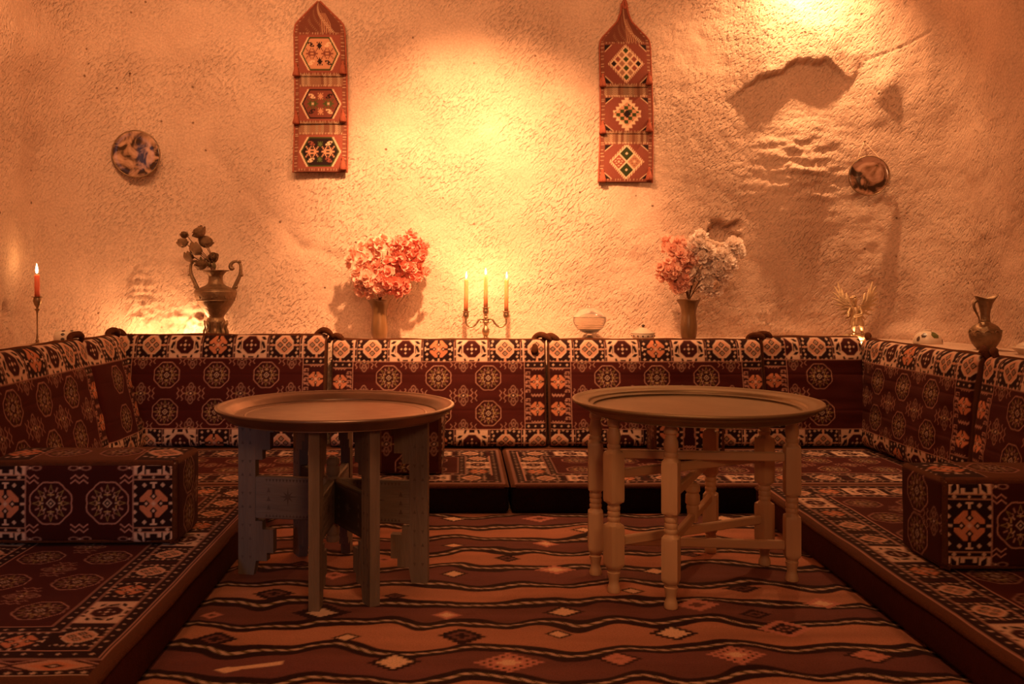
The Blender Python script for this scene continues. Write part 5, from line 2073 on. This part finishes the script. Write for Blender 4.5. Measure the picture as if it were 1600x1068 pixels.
def crystal_jar():
    Y = 4.62
    p = at(921, 0, Y)
    t = thing('crystal_jar', 'lidded cut crystal jar on a short foot', 'jar', (p.x, Y, LEDZ))

    def cut(V):
        n = V.shape[1]
        i = np.arange(n)[None, :]
        j = np.arange(V.shape[0])[:, None]
        k = 1 + 0.022 * np.cos(2 * PI * (i * 24 / n + j * 0.35)) * np.cos(2 * PI * (i * 24 / n - j * 0.35))
        V[..., 0] *= k
        V[..., 1] *= k
        return V
    foot = [(0.0, 0.0), (0.034, 0.0), (0.035, 0.004), (0.022, 0.010), (0.013, 0.018), (0.012, 0.026), (0.017, 0.030), (0.0, 0.031)]
    lathe('foot', foot, M['glass'], t, 32)
    bowl = [(0.0, 0.030), (0.022, 0.031), (0.048, 0.043), (0.068, 0.063), (0.079, 0.087), (0.081, 0.110), (0.080, 0.113), (0.077, 0.110), (0.074, 0.088), (0.062, 0.066), (0.042, 0.049), (0.0, 0.040)]
    lathe('bowl', smooth_profile(bowl, 80), M['glass'], t, 96, mod=cut)
    lid = [(0.0, 0.160), (0.020, 0.159), (0.046, 0.148), (0.070, 0.130), (0.081, 0.116), (0.080, 0.114), (0.066, 0.126), (0.040, 0.143), (0.0, 0.154)]
    l = lathe('lid', smooth_profile(lid, 60), M['glass'], t, 48)
    knob = [(0.0, 0.160), (0.011, 0.161), (0.008, 0.170), (0.014, 0.182), (0.012, 0.196), (0.005, 0.208), (0.0, 0.216)]
    lathe('knob', smooth_profile(knob, 30), M['glass'], l, 16)


crystal_jar()


def lidded_dish():
    Y = 4.60
    p = at(1005, 0, Y)
    t = thing('lidded_dish', 'small flat white ceramic dish with a moulded lid', 'dish', (p.x, Y, LEDZ))
    b = [(0.0, 0.0), (0.042, 0.0), (0.052, 0.008), (0.057, 0.022), (0.058, 0.030), (0.054, 0.031), (0.0, 0.028)]
    lathe('bowl', b, M['ceramic'], t, 40, 50)
    l = [(0.056, 0.031), (0.059, 0.033), (0.058, 0.037), (0.047, 0.041), (0.045, 0.045), (0.030, 0.051), (0.026, 0.053), (0.018, 0.060), (0.0, 0.062)]
    ll = lathe('lid', l, M['ceramic'], t, 40, 50)
    kn = [(0.0, 0.060), (0.008, 0.061), (0.005, 0.066), (0.010, 0.072), (0.0, 0.077)]
    lathe('knob', kn, M['ceramic_dark'], ll, 16)
    for k in range(14):
        a = 2 * PI * k / 14
        V, Q = lathe_data([(0, -0.004), (0.004, -0.002), (0.005, 0), (0.004, 0.002), (0, 0.004)], 8)
        V = V.reshape(-1, 3) + np.array((0.0565 * math.cos(a), 0.0565 * math.sin(a), 0.020))
        link(bpy.data.objects.new('moulded_bead', mesh_np('moulded_bead', V, Q, M['ceramic_dark'])), t)


lidded_dish()


def painted_lid():
    X, Y = 2.175, 4.30
    t = thing('painted_bowl', 'upturned white ceramic bowl with green and dark blotches on the right ledge', 'bowl', (X, Y, LEDZ))
    r = 0.062
    b = [(r * 1.02, 0.0), (r * 1.02, 0.006), (r * 0.96, 0.022), (r * 0.80, 0.040), (r * 0.55, 0.053), (r * 0.30, 0.058), (r * 0.28, 0.064), (0.0, 0.064)]
    lathe('bowl', smooth_profile(b, 40), M['ceramic'], t, 40)

    def patch(name, a0, a1, z0, z1, m):
        us = np.linspace(0, 1, 12)
        A, B = np.meshgrid(us, us)
        zz = z0 + (z1 - z0) * B
        zp = np.array([q[1] for q in b]); rp = np.array([q[0] for q in b])
        rr = np.interp(zz, zp, rp) + 0.0014
        aa = a0 + (a1 - a0) * (0.5 + (A - 0.5) * (1 - 0.5 * np.abs(2 * B - 1)))
        grid_obj(name, np.stack([rr * np.cos(aa), rr * np.sin(aa), zz + 0.0006], -1), m, t)
    patch('green_blotch', -1.75, -0.95, 0.028, 0.055, M['ceramic_green'])
    patch('dark_blotch', -2.6, -2.1, 0.030, 0.050, M['ceramic_dark'])
    patch('dark_blotch', -0.75, -0.2, 0.004, 0.022, M['ceramic_dark'])
    patch('dark_blotch', -2.9, -2.6, 0.012, 0.034, M['ceramic_dark'])


painted_lid()


def ewer():
    X, Y = 2.205, 3.88
    t = thing('ewer', 'bronze ewer with a flared spout and curved handle on the right ledge', 'pitcher', (X, Y, LEDZ))
    pr = [(0.0, 0.0), (0.030, 0.0), (0.032, 0.004), (0.042, 0.016), (0.055, 0.038), (0.0615, 0.062), (0.061, 0.076), (0.0585, 0.080), (0.054, 0.092), (0.040, 0.106), (0.025, 0.114), (0.0195, 0.120), (0.0205, 0.124), (0.0185, 0.128), (0.018, 0.145), (0.0205, 0.165), (0.026, 0.188),
          (0.034, 0.212), (0.041, 0.224), (0.040, 0.225), (0.030, 0.212), (0.020, 0.185), (0.013, 0.150), (0.0, 0.13)]

    def mod(V):
        up = sstep(0.185, 0.225, V[..., 2])
        a = np.arctan2(V[..., 1], V[..., 0])
        spout = np.exp(-(a / 0.55) ** 2)
        V[..., 0] += up * spout * 0.014
        V[..., 2] += up * (0.006 * np.cos(2 * a) + 0.004 * spout - 0.004)
        V[..., 1] *= 1 - 0.10 * up
        return V
    o = lathe('body', smooth_profile(pr, 110), M['bronze'], t, 48, mod=mod)
    pts = [(-0.034, 0, 0.206), (-0.046, 0, 0.198), (-0.047, 0, 0.180), (-0.036, 0, 0.155), (-0.027, 0, 0.135), (-0.026, 0, 0.118), (-0.032, 0, 0.104)]
    sp = smooth_profile(pts, 36)
    tube('handle', sp, 0.0042 + 0.0015 * np.sin(np.linspace(0, 6, len(sp))), M['bronze'], t, 10)
    for k in range(10):
        a = 2 * PI * k / 10
        pts = [(0.060 * math.cos(a + d), 0.060 * math.sin(a + d), 0.074 + z) for d, z in ((-.2, 0), (-.08, .010), (.08, .008), (.2, -.004))]
        tube('relief_leaf', smooth_profile(pts, 9), 0.0032, M['bronze'], t, 6)


ewer()


def pale_dish():
    X, Y = 2.235, 3.62
    t = thing('pale_dish', 'pale ceramic dish cut by the right picture edge', 'dish', (X, Y, LEDZ))
    b = [(0.0, 0.0), (0.038, 0.0), (0.042, 0.006), (0.060, 0.020), (0.066, 0.028), (0.064, 0.030), (0.050, 0.022), (0.0, 0.012)]
    lathe('bowl', b, M['ceramic'], t, 40, 50)
    c = [(0.050, 0.024), (0.048, 0.036), (0.030, 0.048), (0.010, 0.052), (0.0, 0.060)]
    lathe('lid', c, M['ceramic'], t, 40, 50)


pale_dish()


def carved_box():
    X, Y = -1.80, 4.20
    t = thing('ceramic_vessel', 'small dark and white patterned ceramic vessel on the left ledge', 'vessel', (X, Y, LEDZ + 0.034))
    pr = [(0.0, -0.052), (0.020, -0.052), (0.026, -0.048), (0.032, -0.020), (0.033, 0.020), (0.034, 0.048), (0.030, 0.048), (0.027, 0.0), (0.0, -0.040)]
    o = lathe('vessel_body', pr, M['ceramic'], t, 32, 50)
    o.rotation_euler = (0, PI / 2, 0.25)
    for k in range(9):
        a = 2 * PI * k / 9
        for z in (-0.012, 0.024):
            V, Q = lathe_data([(0, -0.009), (0.006, -0.004), (0.007, 0), (0.006, 0.005), (0, 0.010)], 8)
            V = V.reshape(-1, 3) * np.array((0.3, 1, 1)) 
            ca, sa = math.cos(a), math.sin(a)
            R_ = np.array([[ca, -sa, 0], [sa, ca, 0], [0, 0, 1]])
            V = V @ R_.T + np.array((0.0325 * ca, 0.0325 * sa, z))
            link(bpy.data.objects.new('dark_motif', mesh_np('dark_motif', V, Q, M['ceramic_dark'])), o)


carved_box()


def cherub():
    Y = 4.52
    p = at(1337, 0, Y)
    t = thing('winged_figurine', 'gilded winged cherub figurine lit from below in the right corner', 'figurine', (p.x, Y, LEDZ))
    S = 0.205          # standing height to the crown
    # base rock
    bm = bmesh.new()
    bmesh.ops.create_icosphere(bm, subdivisions=3, radius=1.0)
    for v in bm.verts:
        n = float(noise(v.co.x * 2 + 4, v.co.y * 2 + v.co.z, 90))
        v.co = Vector((v.co.x * 0.055, v.co.y * 0.035, max(0, 0.016 + v.co.z * 0.018))) * (1 + 0.18 * n)
    obj_bm('base', bm, M['gilt'], t, smooth=True)
    # body by skin modifier
    J = {'pel': (0.004, 0, 0.092), 'bel': (0.001, -0.003, 0.108), 'che': (-0.002, 0, 0.132), 'nec': (-0.005, -0.004, 0.151), 'hd0': (-0.008, -0.009, 0.162), 'hd1': (-0.010, -0.011, 0.178), 'hd2': (-0.010, -0.010, 0.190),
         'shl': (-0.020, -0.002, 0.143), 'ell': (-0.033, -0.015, 0.120), 'hal': (-0.034, -0.032, 0.112), 'fil': (-0.040, -0.038, 0.110),
         'shr': (0.016, -0.001, 0.143), 'elr': (0.024, -0.014, 0.116), 'har': (-0.004, -0.032, 0.108), 'fir': (-0.016, -0.038, 0.107),
         'hil': (-0.007, -0.002, 0.088), 'knl': (-0.014, -0.028, 0.066), 'anl': (-0.010, -0.014, 0.038), 'tol': (-0.013, -0.028, 0.031),
         'hir': (0.014, 0, 0.088), 'knr': (0.020, -0.022, 0.064), 'anr': (0.026, -0.006, 0.036), 'tor': (0.025, -0.022, 0.029)}
    RAD = {'pel': .017, 'bel': .018, 'che': .0165, 'nec': .0075, 'hd0': .012, 'hd1': .0165, 'hd2': .0115, 'shl': .009, 'ell': .0072, 'hal': .0058, 'fil': .0035, 'shr': .009, 'elr': .0072, 'har': .0058, 'fir': .0035,
           'hil': .012, 'knl': .0095, 'anl': .0060, 'tol': .0045, 'hir': .012, 'knr': .0095, 'anr': .0060, 'tor': .0045}
    E = [('pel', 'bel'), ('bel', 'che'), ('che', 'nec'), ('nec', 'hd0'), ('hd0', 'hd1'), ('hd1', 'hd2'), ('che', 'shl'), ('shl', 'ell'), ('ell', 'hal'), ('hal', 'fil'), ('che', 'shr'), ('shr', 'elr'), ('elr', 'har'), ('har', 'fir'),
         ('pel', 'hil'), ('hil', 'knl'), ('knl', 'anl'), ('anl', 'tol'), ('pel', 'hir'), ('hir', 'knr'), ('knr', 'anr'), ('anr', 'tor')]
    names = list(J)
    me = bpy.data.meshes.new('body')
    me.from_pydata([J[n] for n in names], [(names.index(a), names.index(b)) for a, b in E], [])
    o = link(bpy.data.objects.new('body', me), t)
    me.materials.append(M['gilt'])
    sk = o.modifiers.new('skin', 'SKIN')
    sk.use_smooth_shade = True
    for i, n in enumerate(names):
        me.skin_vertices[0].data[i].radius = (RAD[n], RAD[n])
        me.skin_vertices[0].data[i].use_root = (n == 'pel')
    sb = o.modifiers.new('sub', 'SUBSURF')
    sb.levels = 2
    sb.render_levels = 2
    # curls of hair, nose
    rng = random.Random(3)
    parts = []
    for k in range(26):
        a, b = rng.uniform(0, 2 * PI), rng.uniform(0.0, 1.25)
        d = Vector((math.sin(b) * math.cos(a), math.sin(b) * math.sin(a) + 0.35, math.cos(b))).normalized()
        c = Vector((-0.010, -0.010, 0.178)) + d * 0.0155
        V, Q = lathe_data([(0, -0.0045), (0.004, -0.002), (0.0045, 0), (0.004, 0.002), (0, 0.0045)], 8)
        parts.append((V.reshape(-1, 3) + np.array(c), Q))
    V, Q = join_data(parts)
    link(bpy.data.objects.new('hair', mesh_np('hair', V, Q, M['gilt'])), t)
    # drape round the hips
    a = np.linspace(0, 2 * PI, 40)
    rows = []
    for k, (z, r) in enumerate(((0.104, 0.020), (0.094, 0.024), (0.082, 0.027), (0.068, 0.030))):
        rr = r * (1 + 0.10 * np.sin(a * 7 + k * 0.6))
        rows.append(np.stack([0.003 + rr * np.cos(a), -0.006 + rr * 0.85 * np.sin(a), z - 0.004 * np.cos(a - 0.5)], -1))
    grid_obj('drape', np.array(rows), M['gilt'], t)
    # wings of layered feathers
    for s in (-1, 1):
        parts = []
        for row, (n, L0, L1, base0, base1) in enumerate(((8, 0.085, 0.045, 0.006, 0.052), (7, 0.055, 0.034, 0.004, 0.044), (5, 0.034, 0.024, 0.002, 0.030))):
            for k in range(n):
                q = k / (n - 1)
                root = np.array((s * (base0 + (base1 - base0) * (1 - q)) * 1.0, 0.016 + 0.004 * (2 - row) - 0.002 * k * 0.3, 0.130 + 0.045 * (1 - q) ** 0.8 - 0.008 * q))
                ang = math.radians(78 - 120 * q)
                L = L0 + (L1 - L0) * q
                dirv = np.array((s * math.cos(ang), 0.10, math.sin(ang)))
                side = np.array((-s * math.sin(ang), 0.0, math.cos(ang)))
                w = 0.011
                tt = np.linspace(0, 1, 6)
                ww = w * np.sin(np.clip(tt * 0.80 + 0.16, 0, 1) * PI) ** 0.6
                for yo in (0.0, 0.0022):
                    V = []
                    for i_, t_ in enumerate(tt):
                        c = root + dirv * L * t_ + np.array((0, 0.010 * t_ * t_ + yo, 0))
                        V += [c - side * ww[i_] / 2, c + np.array((0, -0.0015, 0)), c + side * ww[i_] / 2]
                    V = np.array(V)
                    Q = []
                    for i_ in range(5):
                        for j in range(2):
                            a0 = i_ * 3 + j
                            Q.append((a0, a0 + 1, a0 + 4, a0 + 3))
                    parts.append((V, np.array(Q)))
        V, Q = join_data(parts)
        w_ = link(bpy.data.objects.new('wing', mesh_np('wing', V, Q, M['gilt'])), t)
        w_.location = (0.004 + s * 0.002, 0, 0)
    t.rotation_euler = (0, 0, math.radians(-14))
    t.scale = (1.12, 1.12, 1.12)


cherub()
